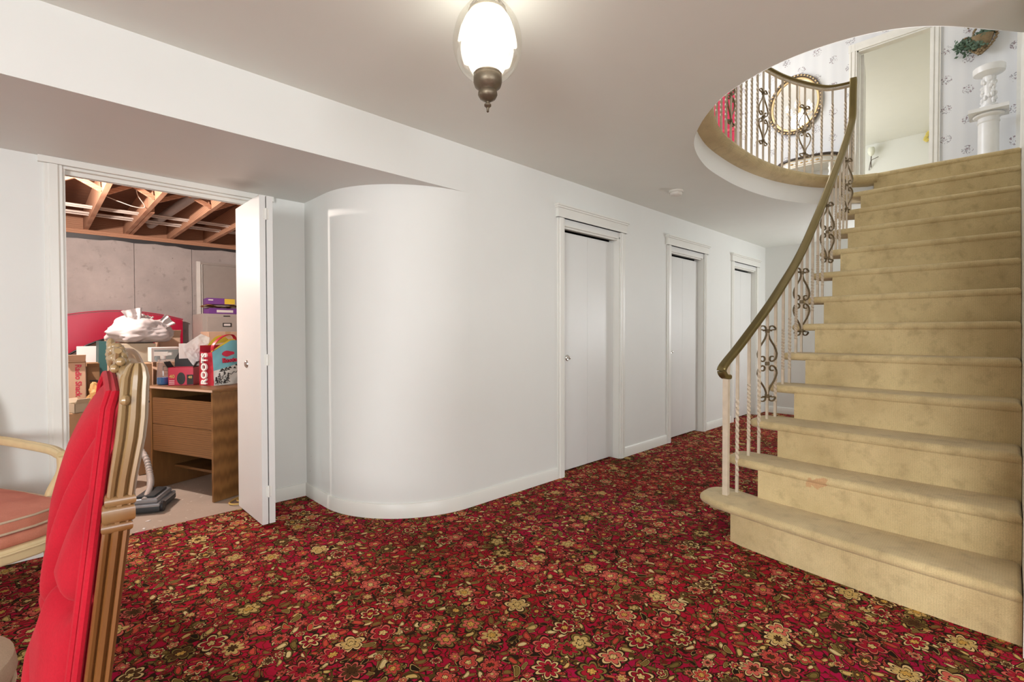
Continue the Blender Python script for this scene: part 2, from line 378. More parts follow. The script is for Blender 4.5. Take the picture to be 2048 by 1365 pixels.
# ------------------------------------------------------------------ mesh helpers
class MB:
    def __init__(s): s.v = []; s.f = []
    def add(s, vs, fs):
        o = len(s.v); s.v += [tuple(x) for x in vs]; s.f += [tuple(i+o for i in f) for f in fs]; return s
    def box(s, a, b, M=None):
        x0, y0, z0 = a; x1, y1, z1 = b
        vs = [Vector(q) for q in ((x0,y0,z0),(x1,y0,z0),(x1,y1,z0),(x0,y1,z0),(x0,y0,z1),(x1,y0,z1),(x1,y1,z1),(x0,y1,z1))]
        if M is not None: vs = [M @ q for q in vs]
        return s.add(vs, ((0,3,2,1),(4,5,6,7),(0,1,5,4),(1,2,6,5),(2,3,7,6),(3,0,4,7)))
    def prism(s, poly, z0, z1, M=None):
        n = len(poly); vs = [Vector((x, y, z0)) for x, y in poly] + [Vector((x, y, z1)) for x, y in poly]
        if M is not None: vs = [M @ q for q in vs]
        fs = [tuple(range(n-1, -1, -1)), tuple(range(n, 2*n))] + [(i, (i+1) % n, n+(i+1) % n, n+i) for i in range(n)]
        return s.add(vs, fs)
    def round_prism(s, poly, z0, z1, r, seg=3):
        if sum(poly[i-1][0]*poly[i][1]-poly[i][0]*poly[i-1][1] for i in range(len(poly))) < 0: poly = list(poly)[::-1]
        n = len(poly); P = [Vector(q) for q in poly]
        nor = []
        for i in range(n):
            a, b, c = P[i-1], P[i], P[(i+1) % n]
            e1 = (b-a).normalized(); e2 = (c-b).normalized(); t = (e1+e2)
            t = t.normalized() if t.length > 1e-6 else e1
            nor.append(Vector((t.y, -t.x)) / max(0.5, t.dot(e1)))
        rings = []
        for j in range(seg+1):
            a = PI/2*j/seg; rings.append((r*(1-math.sin(a)), z0 + r*(1-math.cos(a))))
        for j in range(seg, -1, -1):
            a = PI/2*j/seg; rings.append((r*(1-math.sin(a)), z1 - r*(1-math.cos(a))))
        vs = []
        for ins, z in rings: vs += [(P[i].x - nor[i].x*ins, P[i].y - nor[i].y*ins, z) for i in range(n)]
        m = len(rings); fs = [tuple(range(n-1, -1, -1)), tuple(range((m-1)*n, m*n))]
        for j in range(m-1): fs += [(j*n+i, j*n+(i+1) % n, (j+1)*n+(i+1) % n, (j+1)*n+i) for i in range(n)]
        return s.add(vs, fs)
    def lathe(s, prof, seg=24, M=None, lobes=0, amp=0.0, caps=True):
        vs = []
        for r, z in prof:
            for i in range(seg):
                a = 2*PI*i/seg; rr = r*(1+amp*math.cos(lobes*a)) if lobes else r
                q = Vector((rr*math.cos(a), rr*math.sin(a), z)); vs.append(M @ q if M is not None else q)
        n = len(prof); fs = []
        for j in range(n-1): fs += [(j*seg+i, j*seg+(i+1) % seg, (j+1)*seg+(i+1) % seg, (j+1)*seg+i) for i in range(seg)]
        if caps: fs += [tuple(range(seg-1, -1, -1)), tuple(range((n-1)*seg, n*seg))]
        return s.add(vs, fs)
    def sweep(s, path, prof, upv=(0, 0, 1), closed=False, scale=None, twist=None, caps=True):
        P = [Vector(q) for q in path]; n = len(P); m = len(prof); U = Vector(upv); vs = []
        for i in range(n):
            if closed: t = P[(i+1) % n]-P[i-1]
            else: t = P[min(i+1, n-1)]-P[max(i-1, 0)]
            t.normalize(); side = t.cross(U)
            if side.length < 1e-4: side = t.cross(Vector((1, 0, 0)))
            side.normalize(); w = side.cross(t)
            k = scale[i] if scale else 1.0; a = twist[i] if twist else 0.0
            ca, sa = math.cos(a), math.sin(a)
            for x, y in prof:
                xx, yy = (x*ca-y*sa)*k, (x*sa+y*ca)*k
                vs.append(P[i] + side*xx + w*yy)
        fs = []
        for i in range(n if closed else n-1):
            j = (i+1) % n
            fs += [(i*m+q, i*m+(q+1) % m, j*m+(q+1) % m, j*m+q) for q in range(m)]
        if not closed and caps: fs += [tuple(range(m-1, -1, -1)), tuple(range((n-1)*m, n*m))]
        return s.add(vs, fs)
    def tube(s, path, r, seg=8, **kw): return s.sweep(path, circ(r, seg), **kw)
    def grid(s, fn, nu, nv, flip=False):
        vs = [fn(i/nu, j/nv) for j in range(nv+1) for i in range(nu+1)]
        fs = [(j*(nu+1)+i, j*(nu+1)+i+1, (j+1)*(nu+1)+i+1, (j+1)*(nu+1)+i) for j in range(nv) for i in range(nu)]
        if flip: fs = [f[::-1] for f in fs]
        return s.add(vs, fs)
    def ball(s, c, r, seg=12, rings=8, M=None):
        prof = [(max(1e-4, math.sin(PI*i/rings)), -math.cos(PI*i/rings)) for i in range(rings+1)]
        rr = r if isinstance(r, (tuple, list)) else (r, r, r)
        T = Matrix.Translation(c) @ Matrix.Diagonal((rr[0], rr[1], rr[2], 1))
        return s.lathe(prof, seg, T if M is None else M @ T)
    def build(s, name, mat, parent=None, smooth=True, angle=35):
        me = bpy.data.meshes.new(name); me.from_pydata(s.v, [], s.f); me.validate()
        bm = bmesh.new(); bm.from_mesh(me); bmesh.ops.recalc_face_normals(bm, faces=bm.faces); bm.to_mesh(me); bm.free()
        me.materials.append(MAT[mat] if isinstance(mat, str) else mat)
        if smooth:
            me.polygons.foreach_set('use_smooth', [True]*len(me.polygons)); me.set_sharp_from_angle(angle=math.radians(angle))
        o = bpy.data.objects.new(name, me); C.objects.link(o)
        if parent is not None: o.parent = parent
        return o

def circ(r, n): return [(r*math.cos(2*PI*i/n), r*math.sin(2*PI*i/n)) for i in range(n)]
def rrect(w, h, r, k=3):
    out = []
    for cx, cy, a0 in ((w/2-r, h/2-r, 0), (-w/2+r, h/2-r, PI/2), (-w/2+r, -h/2+r, PI), (w/2-r, -h/2+r, 1.5*PI)):
        out += [(cx+r*math.cos(a0+PI/2*i/k), cy+r*math.sin(a0+PI/2*i/k)) for i in range(k+1)]
    return out
def spline(pts, n=8):
    P = [Vector(p) for p in pts]; out = []
    for i in range(len(P)-1):
        p0 = P[i-1] if i else P[0]*2-P[1]; p1, p2 = P[i], P[i+1]; p3 = P[i+2] if i+2 < len(P) else P[-1]*2-P[-2]
        for j in range(n):
            t = j/n; out.append(0.5*((2*p1)+(p2-p0)*t+(2*p0-5*p1+4*p2-p3)*t*t+(3*p1-p0-3*p2+p3)*t**3))
    out.append(P[-1]); return out
def tag(o, label=None, cat=None, group=None, kind=None):
    if label: o['label'] = label
    if cat: o['category'] = cat
    if group: o['group'] = group
    if kind: o['kind'] = kind
    return o
def thing(name, label, cat, loc=(0, 0, 0), rz=0.0, group=None):
    o = bpy.data.objects.new(name, None); C.objects.link(o); o.location = loc; o.rotation_euler = (0, 0, rz)
    o.empty_display_size = 0.05
    return tag(o, label, cat, group)
def struct(name, mb, mat, label=None, **kw):
    o = mb.build(name, mat, **kw); tag(o, label, None, None, 'structure'); return o
def sgroup(name, label=None):
    o = bpy.data.objects.new(name, None); C.objects.link(o); tag(o, label, None, None, 'structure'); return o
def text(body, size, mat, parent, M, extrude=0.0006, sx=1.0, name='lettering', bold=0.0):
    cu = bpy.data.curves.new('t', 'FONT'); cu.body = body; cu.size = size; cu.extrude = extrude; cu.align_x = 'CENTER'; cu.align_y = 'CENTER'
    cu.offset = bold; cu.resolution_u = 3
    to = bpy.data.objects.new('t', cu); C.objects.link(to)
    bpy.context.view_layer.update()
    dg = bpy.context.evaluated_depsgraph_get(); me = bpy.data.meshes.new_from_object(to.evaluated_get(dg))
    bpy.data.objects.remove(to); bpy.data.curves.remove(cu)
    me.transform(M @ Matrix.Diagonal((sx, 1, 1, 1))); me.materials.clear(); me.materials.append(MAT[mat])
    o = bpy.data.objects.new(name, me); C.objects.link(o); o.parent = parent; return o
def frame(origin, xdir, ydir):
    x = Vector(xdir).normalized(); y = Vector(ydir).normalized(); z = x.cross(y)
    M = Matrix((x, y, z)).transposed().to_4x4(); return Matrix.Translation(origin) @ M

# ------------------------------------------------------------------ ROOM SHELL
XL, YB = -4.0, -4.0
# stairwell outline at ceiling level, clockwise from the side wall round the balcony to the landing
hole_ctrl = [(2.99, YW), (2.86, 0.06), (2.68, 0.20), (2.56, 0.34), (2.495, 0.50), (2.48, 0.70), (2.53, 0.90), (2.65, 1.11), (2.89, 1.33), (3.18, 1.50), (3.60, 1.615), (4.0, 1.648), (4.37, 1.645), (4.72, 1.605), (5.05, 1.53), (5.40, 1.385), (5.62, 1.22), (5.76, 1.05)]
hole = [Vector((p.x, p.y)) for p in spline([(x, y, 0) for x, y in hole_ctrl], 5)]
hole_loop = hole + [Vector((5.80, 0.96)), Vector((5.80, YW))]
def slab_with_hole(outer, inner, z):
    bm = bmesh.new()
    for loop in (outer, inner):
        vs = [bm.verts.new((x, y, z)) for x, y in loop]
        for i in range(len(vs)): bm.edges.new((vs[i], vs[(i+1) % len(vs)]))
    bmesh.ops.triangle_fill(bm, use_beauty=True, edges=bm.edges[:])
    mb = MB(); idx = {v: i for i, v in enumerate(bm.verts)}
    mb.add([v.co for v in bm.verts], [tuple(idx[v] for v in f.verts) for f in bm.faces]); bm.free(); return mb

struct('floor', MB().box((XL, YB, -0.05), (XE+0.1, 3.615, 0.0)), 'floral_carpet', 'red floral patterned carpet floor')
struct('floor_storage', MB().box((-2.2, 3.615, -0.06), (2.75, 7.9, -0.004)), 'concrete_floor', 'bare concrete storage room floor')
struct('ceiling', slab_with_hole([(XL, YB), (XE+0.1, YB), (XE+0.1, 3.5), (XL, 3.5)], [tuple(p) for p in hole_loop], H), 'ceiling_paint', 'off-white ceiling with oval stairwell opening', smooth=False)
# white face of the stairwell edge
fas = hole + [Vector((5.80, 0.99)), Vector((5.80, 0.90))]
mb = MB(); n = len(fas)
mb.add([(p.x, p.y, z) for z in (H-0.002, Z2-0.02) for p in fas] , [(i, i+1, n+i+1, n+i) for i in range(n-1)])
struct('trim_1', mb, 'upper_ceiling_paint', 'curved white face of the stairwell opening')
# upper floor
up_in = [tuple(p) for p in hole_loop]
struct('floor_upper', slab_with_hole([(0.8, YW-0.1), (13.0, YW-0.1), (13.0, 5.5), (0.8, 5.5)], [(x, max(y, YW)) for x, y in up_in], Z2-0.005), 'stair_carpet', smooth=False)
# carpeted nosing that overhangs the stairwell all round the balcony
nose_prof = [(-0.03, 0.0), (0.075, 0.0), (0.105, -0.012), (0.118, -0.035), (0.110, -0.06), (0.085, -0.085), (0.02, -0.10), (-0.03, -0.10)]
path = [Vector((p.x, p.y, Z2)) for p in hole[18:]] + [Vector((5.80, 0.93, Z2))]
mb = MB(); mb.sweep(path, nose_prof); tr = struct('trim_2', mb, 'stair_carpet', 'tan carpeted nosing along the balcony edge')

# corridor wall with three door openings; curved corner; bulkhead
DOORS = [(3.09, 3.91), (4.875, 5.685), (6.575, 7.385)]
TW = 0.11; ZD = 2.065
mb = MB(); xs = [XC+RC-0.0005]+[v for d in DOORS for v in d]+[XE]
for i in range(0, len(xs), 2): mb.box((xs[i], DM, 0), (xs[i+1], DM+TW, H))
for a, b in DOORS: mb.box((a, DM, ZD), (b, DM+TW, H))
wall_c = struct('wall_corridor', mb, 'wall_paint', 'off-white corridor wall', smooth=False)
arc = [(XC+RC-RC*math.cos(a), DM+RC-RC*math.sin(a)) for a in [PI/2*i/28 for i in range(29)]]
curve = [(XC, DR)] + arc
inner = [(XC+0.1, DR+0.1)] + [(XC+RC-(RC-0.1)*math.cos(PI/2*i/28), DM+RC-(RC-0.1)*math.sin(PI/2*i/28)) for i in range(29)] + [(2.12, DM+0.1)]
m_ = len(curve); mb = MB()
mb.add([(x, y, z) for z in (0, H-0.005) for x, y in curve], [(i, i+1, m_+i+1, m_+i) for i in range(m_-1)])
struct('wall_curved', mb, 'wall_paint', 'off-white curved wall corner')
# recess wall with the storage opening
OX0, OX1, OZ = 0.12, 1.10, 2.085
mb = MB(); mb.box((XL, DR, 0), (OX0, DR+0.11, H)); mb.box((OX1, DR, 0), (2.75, DR+0.11, H)); mb.box((OX0, DR, OZ), (OX1, DR+0.11, H))
struct('wall_recess', mb, 'wall_paint', 'off-white recessed wall', smooth=False)
# bulkhead: face and soffit follow the curved corner
mb = MB(); mb.add([(XL, DM, ZS), (XC+RC, DM, ZS), (XC+RC, DM, H), (XL, DM, H)], [(0, 1, 2, 3)])
soff = [(XL, DM), (XC+RC, DM)] + [(x, y) for x, y in reversed(arc[:-1])] + [(XC, DR), (XL, DR)]
mb.add([(x, y, ZS) for x, y in soff], [tuple(range(len(soff)))])
struct('wall_bulkhead', mb, 'wall_paint', 'off-white bulkhead over the recess', smooth=False)
struct('wall_end', MB().box((XE, YB, 0), (XE+0.1, 3.5, H)), 'wall_paint', smooth=False)
struct('wall_closet', MB().box((2.76, 3.3, 0), (XE, 3.34, H)), 'dark_void', smooth=False)  # near-black colour puts the shade behind the door gaps into this wall
# side wall of the stairs, both storeys
struct('wall_stair', MB().box((2.54, YW-0.1, 0), (13.0, YW, UC)), 'trim_paint', 'white wall beside the stairs', smooth=False)
# walls behind the camera with window openings
mb = MB(); mb.box((XL-0.1, YB, 0), (XL, 3.7, 0.8)); mb.box((XL-0.1, YB, 2.1), (XL, 3.7, H)); mb.box((XL-0.1, YB, 0.8), (XL, -2.8, 2.1)); mb.box((XL-0.1, -0.4, 0.8), (XL, 3.7, 2.1))
struct('wall_back', mb, 'wall_paint', smooth=False)
mb = MB(); mb.box((XL, YB-0.1, 0), (XE, YB, 0.8)); mb.box((XL, YB-0.1, 2.1), (XE, YB, H)); mb.box((XL, YB-0.1, 0.8), (-1.0, YB, 2.1)); mb.box((1.4, YB-0.1, 0.8), (XE, YB, 2.1))
struct('wall_right', mb, 'wall_paint', smooth=False)
# upper storey
UD0, UD1, UDZ = 0.70, 1.44, 4.835
mb = MB(); mb.box((XU, YW, Z2), (XU+0.1, UD0, UC)); mb.box((XU, UD1, Z2), (XU+0.1, 5.5, UC)); mb.box((XU, UD0, UDZ), (XU+0.1, UD1, UC))
struct('wall_upper', mb, 'floral_wallpaper', 'white wallpaper with small floral sprigs', smooth=False)
mb = MB(); mb.box((0.8, 5.4, Z2), (3.3, 5.5, UC)); mb.box((5.9, 5.4, Z2), (XU, 5.5, UC)); mb.box((3.3, 5.4, Z2), (5.9, 5.5, 3.3)); mb.box((3.3, 5.4, 5.1), (5.9, 5.5, UC))
struct('wall_upper_far', mb, 'floral_wallpaper', smooth=False)
struct('wall_upper_back', MB().box((0.7, YW-0.1, Z2), (0.8, 5.5, UC)), 'floral_wallpaper', smooth=False)
struct('ceiling_upper', MB().box((0.7, YW-0.1, UC), (XU+0.1, 5.5, UC+0.05)), 'upper_ceiling_paint', smooth=False)
struct('wall_upper_near', MB().box((0.7, YW-0.1, Z2), (2.54, YW, UC)), 'floral_wallpaper', smooth=False)
# bedroom beyond the upper door
struct('wall_bedroom', MB().box((12.65, YW, Z2), (12.75, 4.1, 5.2)), 'bedroom_paint', smooth=False)
struct('wall_bedroom_side', MB().box((XU+0.1, 4.0, Z2), (12.7, 4.1, 5.2)), 'bedroom_paint', smooth=False)
struct('ceiling_bedroom', MB().box((XU+0.1, YW, 5.13), (12.7, 4.1, 5.2)), 'bedroom_paint', smooth=False)

# baseboards
def baseboard(name, pts, label=None, h=0.092, t=0.013):
    prof = [(0, 0), (t, 0), (t, h-0.006), (t-0.004, h), (0, h)]
    mb = MB(); mb.sweep([(x, y, 0) for x, y in pts], prof); return struct(name, mb, 'trim_paint', label)
baseboard('baseboard_curved', [(XC, DR-0.002), (XC, DR-0.15)] + arc[1:] + [(2.5, DM), (3.012, DM)])
baseboard('baseboard_recess', [(1.15, DR), (XC-0.01, DR)])
baseboard('baseboard_left', [(XL, DR), (0.035, DR)])
baseboard('baseboard_corridor', [(3.99, DM), (4.79, DM)])
baseboard('baseboard_corridor_far', [(5.765, DM), (6.49, DM)])
baseboard('baseboard_end', [(XE, 3.0 if False else DM), (XE, 0.2)])

# ------------------------------------------------------------------ closet doors along the corridor
def closet_door(idx, a, b, label):
    g = sgroup('door_%d' % idx, label)
    cw = 0.075
    for s, x0 in ((-1, a-cw), (1, b)):
        mb = MB()
        prof = [(0, 0), (cw, 0), (cw, -0.016), (cw*0.8, -0.016), (cw*0.72, -0.022), (cw*0.28, -0.018), (cw*0.2, -0.012), (0, -0.012)]
        if s < 0: prof = [(cw-x, y) for x, y in prof]
        prof = [(cw-x, y) for x, y in prof]
        mb.prism([(x0+x, DM+y) for x, y in prof], 0, 2.11); mb.build('casing', 'trim_paint', g, angle=25)
    mb = MB()    # head board with its cornice
    L, R_ = a-cw-0.012, b+cw+0.012
    mb.box((L, DM-0.024, 2.11), (R_, DM, 2.185)); mb.box((L-0.006, DM-0.03, 2.11), (R_+0.006, DM, 2.118))
    mb.box((L-0.010, DM-0.036, 2.185), (R_+0.010, DM, 2.199)); mb.box((L-0.018, DM-0.046, 2.199), (R_+0.018, DM, 2.213))
    mb.build('head_casing', 'trim_paint', g, smooth=False)
    for x0, x1 in ((a, a+0.012), (b-0.012, b)):
        MB().box((x0, DM-0.002, 0), (x1, DM+TW, ZD)).build('jamb', 'trim_paint', g, smooth=False)
    mb = MB(); mb.box((a, DM-0.002, ZD-0.012), (b, DM+TW, ZD)); mb.box((a, DM+0.02, 2.04), (b, DM+0.045, ZD)); mb.build('head_jamb', 'trim_paint', g, smooth=False)
    y0 = DM+0.062; mid = (a+b)/2
    for k, (x0, x1) in enumerate(((a+0.014, mid-0.0012), (mid+0.0012, b-0.016))):
        mb = MB(); mb.round_prism([(x0, y0), (x1, y0), (x1, y0+0.035), (x0, y0+0.035)], 0.018, 2.022, 0.002, 2)
        lf = mb.build('leaf', 'door_paint', g)
        if k == 0:
            M = Matrix.Translation((a+0.13, y0, 0.968)) @ Matrix.Rotation(PI/2, 4, 'X')
            MB().lathe([(0.004, 0.006), (0.018, 0.008), (0.025, 0.004), (0.027, 0.0)], 20, M).build('knob_plate', 'knob_chrome', lf)
            MB().lathe([(0.006, 0.004), (0.008, 0.014), (0.013, 0.02), (0.012, 0.027), (0.006, 0.03), (0.001, 0.031)], 16, M).build('knob', 'knob_chrome', lf)
    return g
closet_door(1, *DOORS[0], label='white flush closet door beside the curved wall')
closet_door(2, *DOORS[1], label='white bifold closet door in the middle of the corridor')
closet_door(3, *DOORS[2], label='white closet door at the end of the corridor')

# ------------------------------------------------------------------ storage room opening: casing and folded bifold door
g = sgroup('trim_3', 'cream painted casing round the storage opening')
cw = 0.072
prof = [(0, 0), (cw, 0), (cw, -0.012), (cw*0.85, -0.012), (cw*0.75, -0.020), (cw*0.3, -0.020), (cw*0.2, -0.014), (0.004, -0.014), (0, -0.010)]
MB().prism([(OX0-cw+x, DR+y) for x, y in prof], 0, 2.085).build('casing', 'trim_paint', g, angle=25)
MB().prism([(OX1+x, DR+y) for x, y in prof], 0, 2.085).build('casing', 'trim_paint', g, angle=25)
mb = MB(); mb.box((OX0-cw-0.022, DR-0.026, 2.086), (OX1+cw+0.022, DR, ZS-0.001)); mb.build('head_casing', 'trim_paint', g, smooth=False)
mb = MB(); mb.box((OX0, DR, 0), (OX0+0.012, DR+0.11, OZ)); mb.build('jamb', 'trim_paint', g, smooth=False)
mb = MB(); mb.box((OX1-0.012, DR, 0), (OX1, DR+0.11, OZ)); mb.build('jamb', 'trim_paint', g, smooth=False)
mb = MB(); mb.box((OX0, DR-0.004, OZ-0.014), (OX1, DR+0.11, OZ)); mb.box((OX0, DR+0.03, OZ-0.036), (OX1, DR+0.036, OZ-0.01)); mb.box((OX0, DR+0.06, OZ-0.036), (OX1, DR+0.066, OZ-0.01)); mb.build('track', 'trim_paint', g, smooth=False)

bd = sgroup('door_4', 'white bifold door folded open at the storage room')
a0 = math.radians(1.5)
def leaf(x0, x1, y0, y1, name='leaf'):
    mb = MB(); mb.round_prism([(x0, y0), (x1, y0), (x1, y1), (x0, y1)], 0.02, 2.012, 0.0025, 2); return mb.build(name, 'door_paint', bd)
lf = leaf(0.972, 1.006, 3.150, 3.625); lf2 = leaf(1.0125, 1.047, 3.150, 3.625)
for z in (1.90, 1.02, 0.22):
    mb = MB(); mb.tube([(1.009, 3.148, z-0.035), (1.009, 3.148, z+0.035)], 0.006, 8, upv=(1, 0, 0)); mb.box((0.992, 3.1475, z-0.03), (1.026, 3.150, z+0.03)); mb.build('hinge', 'trim_paint', bd, smooth=False)
M = Matrix.Translation((0.972, 3.42, 0.985)) @ Matrix.Rotation(-PI/2, 4, 'Y')
MB().lathe([(0.003, 0.010), (0.016, 0.011), (0.024, 0.005), (0.026, 0.0)], 18, M).build('knob', 'knob_chrome', lf)

# ------------------------------------------------------------------ STAIRCASE
XR = [2.62, 2.945, 3.205] + [2.70+0.255*k for k in range(3, 13)]
XLk = [2.83, 3.06, 3.28, 3.54, 3.78, 4.00, 4.23, 4.47, 4.72, 4.97, 5.22, 5.46, 5.72]
YL = [1.33, 1.245, 1.19, 1.165, 1.155, 1.15, 1.148, 1.147, 1.147, 1.146, 1.145, 1.14, 0.95]
st = thing('staircase', 'wide staircase covered in worn tan carpet rising to the upper floor', 'staircase', (2.62, 0.0, 0.0))
O = Vector((-2.62, 0, 0))
BODY_Y = 1.0
def edge_x(k, y):           # nosing line of step k (0-based)
    t = (y-YW)/(YL[k]-YW); return XR[k] + (XLk[k]-XR[k])*t + 0.035*math.sin(PI*min(1, max(0, t)))*(1 if k < 3 else 0.4)*-1
def body_y(k): return [1.10, 1.035, 1.0][k] if k < 3 else (0.985 if k < 12 else 0.93)
for k in range(13):
    z1 = (k+1)*RZ; z0 = k*RZ
    ye = body_y(k); ys = [YW+0.002 + (ye-YW-0.002)*i/16 for i in range(17)]
    # riser: slightly bowed carpeted face, rounded at the open end
    front = [(edge_x(k, y)+0.011, y) for y in ys]
    if k == 0: front[-1] = (front[-1][0]+0.012, front[-1][1])
    back = [(edge_x(min(k+1, 12), y)+0.06, y) if k < 12 else (5.80, y) for y in reversed(ys)]
    poly = [(x+O.x, y) for x, y in front] + [(x+O.x, y) for x, y in back]
    if k == 12: poly = [(min(x, 5.798+O.x), y) for x, y in poly]
    zb = max(0.0, z0-0.30) if k < 12 else H+0.004
    mb = MB(); mb.prism(poly, zb, z1-0.03); mb.build('riser', 'stair_carpet', st)
    if k == 12: continue
    # tread with bull nose, projecting past the body on the open side
    yl = YL[k]; r = 0.075 if k else 0.11
    fr = [(edge_x(k, y), y) for y in [YW+0.002+(yl-r-YW)*i/14 for i in range(15)]]
    xf, xb = edge_x(k, yl), edge_x(k+1, yl)+0.02
    if k == 0: xb = edge_x(1, YL[1])+0.06
    rr = min(r, (xb-xf)/2-0.005)
    endc = [(xf+rr-rr*math.cos(a), yl-rr+rr*math.sin(a)) for a in [PI/2*i/6 for i in range(1, 7)]]
    endc += [(xb-rr+rr*math.sin(a), yl-rr+rr*math.cos(a)) for a in [PI/2*i/6 for i in range(0, 7)]]
    yb2 = min(yl-rr-0.01, body_y(k+1)+0.02)
    bk = [(edge_x(min(k+1, 12), y)+0.05, y) for y in [yb2 + (YW+0.002-yb2)*i/8 for i in range(9)]]
    poly = [(x+O.x, y) for x, y in fr+endc+bk]
    mb = MB(); mb.round_prism(poly, z1-0.050, z1, 0.0245, 5)
    mb.build('tread', 'stair_carpet', st)

mb = MB(); mb.round_prism([(edge_x(12, YW)+O.x, YW+0.002), (edge_x(12, 0.5)+O.x, 0.5), (edge_x(12, 0.95)+O.x, 0.95), (5.84+O.x, 0.95), (5.84+O.x, YW+0.002)], Z2-0.050, Z2, 0.0245, 5); mb.build('landing_nosing', 'stair_carpet', st)
# railing ------------------------------------------------------------------
def twisted_bar(p, z0, z1, w=0.0155, t0=0.10, t1=0.30, turns=7.0, n=64, tilt=0.0):
    L = z1-z0; path = []; tw = []
    zs = [z0, z0+t0] + [z0+t0+(L-t0-t1)*i/n for i in range(1, n)] + [z1-t1, z1]
    for z in zs:
        path.append((p[0], p[1], z)); q = min(1, max(0, (z-z0-t0)/(L-t0-t1))); tw.append(q*turns*PI)
    mb = MB(); mb.sweep(path, [(w/2, w/2), (-w/2, w/2), (-w/2, -w/2), (w/2, -w/2)], upv=(0, 1, 0), twist=tw); return mb
def scroll_ornament(p, zc, dirv, h=0.49, w=0.078):
    mb = MB(); d = Vector((dirv[0], dirv[1], 0)).normalized(); c = Vector((p[0], p[1], zc))
    prof = [(0.0035, 0.005), (-0.0035, 0.005), (-0.0035, -0.005), (0.0035, -0.005)]
    nrm = Vector((-d.y, d.x, 0))
    for s in (-1, 1):
        for v in (-1, 1):
            pts = []
            # outer curl near the tip
            for i in range(9):
                a = PI*1.5 - PI*1.55*i/8; rr = 0.010+0.011*i/8
                pts.append((0.038+1.5*rr*math.cos(a)-0.004, h/2-0.022+1.3*rr*math.sin(a)*0.9))
            pts = pts[::-1] if False else pts
            pts += [(0.008, h/2-0.035), (0.020, h/2-0.085), (0.055, 0.115), (w, 0.065), (0.066, 0.028), (0.040, 0.014)]
            for i in range(7):
                a = -PI/2 - PI*1.2*i/6; pts.append((0.038+0.018*math.cos(a), 0.030+0.017*math.sin(a)))
            path = [c + d*(s*x) + Vector((0, 0, v*z)) for x, z in [tuple(q[:2]) for q in spline([(x, z, 0) for x, z in pts], 2)]]
            mb.sweep(path, prof, upv=nrm)
    for zz in (h/2-0.035, 0.0, -h/2+0.035): mb.box((-0.011, -0.011, -0.012), (0.011, 0.011, 0.012), Matrix.Translation(c+Vector((0, 0, zz))))
    return mb
rail = thing('stair_railing', 'cream twisted iron balusters under a brass handrail along the open side of the stairs', 'railing', (2.95, 1.19, RZ))
RO = Vector((-2.95, -1.19, -RZ))
rail_ctrl = [(2.95, 1.19, 1.00), (3.05, 1.16, 1.085), (3.166, 1.135, 1.178), (3.30, 1.108, 1.285), (3.45, 1.095, 1.385), (3.65, 1.085, 1.52), (3.85, 1.075, 1.66), (4.06, 1.065, 1.83), (4.30, 1.052, 2.06), (4.50, 1.045, 2.25), (4.75, 1.04, 2.49), (5.0, 1.038, 2.72), (5.2, 1.038, 2.92), (5.34, 1.04, 3.07)]
rail_pts = spline(rail_ctrl, 6)
def rail_at(x):
    for a, b in zip(rail_pts[:-1], rail_pts[1:]):
        if a.x <= x <= b.x: t = (x-a.x)/(b.x-a.x); return a.lerp(b, t)
    return rail_pts[-1] if x > 5 else rail_pts[0]
curl = [(2.968, 1.186, 0.915), (2.942, 1.192, 0.918), (2.920, 1.198, 0.938), (2.918, 1.199, 0.965)]
neck = [(5.40, 1.042, 3.15), (5.43, 1.045, 3.25), (5.45, 1.048, 3.38), (5.47, 1.05, 3.50), (5.49, 1.055, 3.545)]
rp = spline(curl+rail_ctrl+neck, 6)
mb = MB(); mb.sweep([p+RO for p in rp], rrect(0.058, 0.030, 0.012)); mb.build('handrail', 'brass_rail', rail)
BX = []
for k in range(12):
    xn, xb = XLk[k], XLk[k+1]
    if k == 0: BX += [(0, 2.955), (0, 3.05)]
    elif k == 1: BX += [(1, 3.166), (1, 3.275)]
    else:
        q = 0.06; BX += [(k, xn+0.10), (k, xn+0.10+(xb-xn)/2)]
scroll_at = {4: 0, 9: 1, 14: 2, 19: 3}
for i, (k, x) in enumerate(BX):
    p = rail_at(x); zt = p.z-0.008; zb = (k+1)*RZ-0.004
    q = p+RO
    if i == 0:
        mb = MB(); w = 0.0155; mb.box((q.x-w, q.y-w, zb-RZ), (q.x+w, q.y+w, zt-RZ)); mb.build('newel_post', 'cream_iron', rail, smooth=False); continue
    if i in scroll_at:
        mb = MB(); w = 0.007; mb.box((q.x-w, q.y-w, zb-RZ), (q.x+w, q.y+w, zt-RZ)); mb.build('baluster', 'cream_iron', rail, smooth=False)
        d = rail_at(x+0.05)-rail_at(x-0.05); d = Matrix.Rotation(math.radians(-22), 3, 'Z') @ d
        scroll_ornament((q.x, q.y), (zb+zt)/2-RZ+0.005, d).build('scroll', 'scroll_bronze', rail)
    else:
        twisted_bar((q.x, q.y), zb-RZ, zt-RZ).build('baluster', 'cream_iron', rail, smooth=False)

# balcony railing ------------------------------------------------------------------
br = thing('balcony_railing', 'iron balustrade curving along the upper balcony edge above the stairwell', 'railing', (4.4, 1.6, Z2))
BO = Vector((-4.4, -1.6, -Z2))
bp = [Vector((p.x, p.y, 0)) for p in hole[30:]]
bal = []
for i, p in enumerate(bp):
    t = (bp[min(i+1, len(bp)-1)]-bp[max(i-1, 0)]).normalized(); nn = Vector((-t.y, t.x, 0)); bal.append(p - nn*0.055)
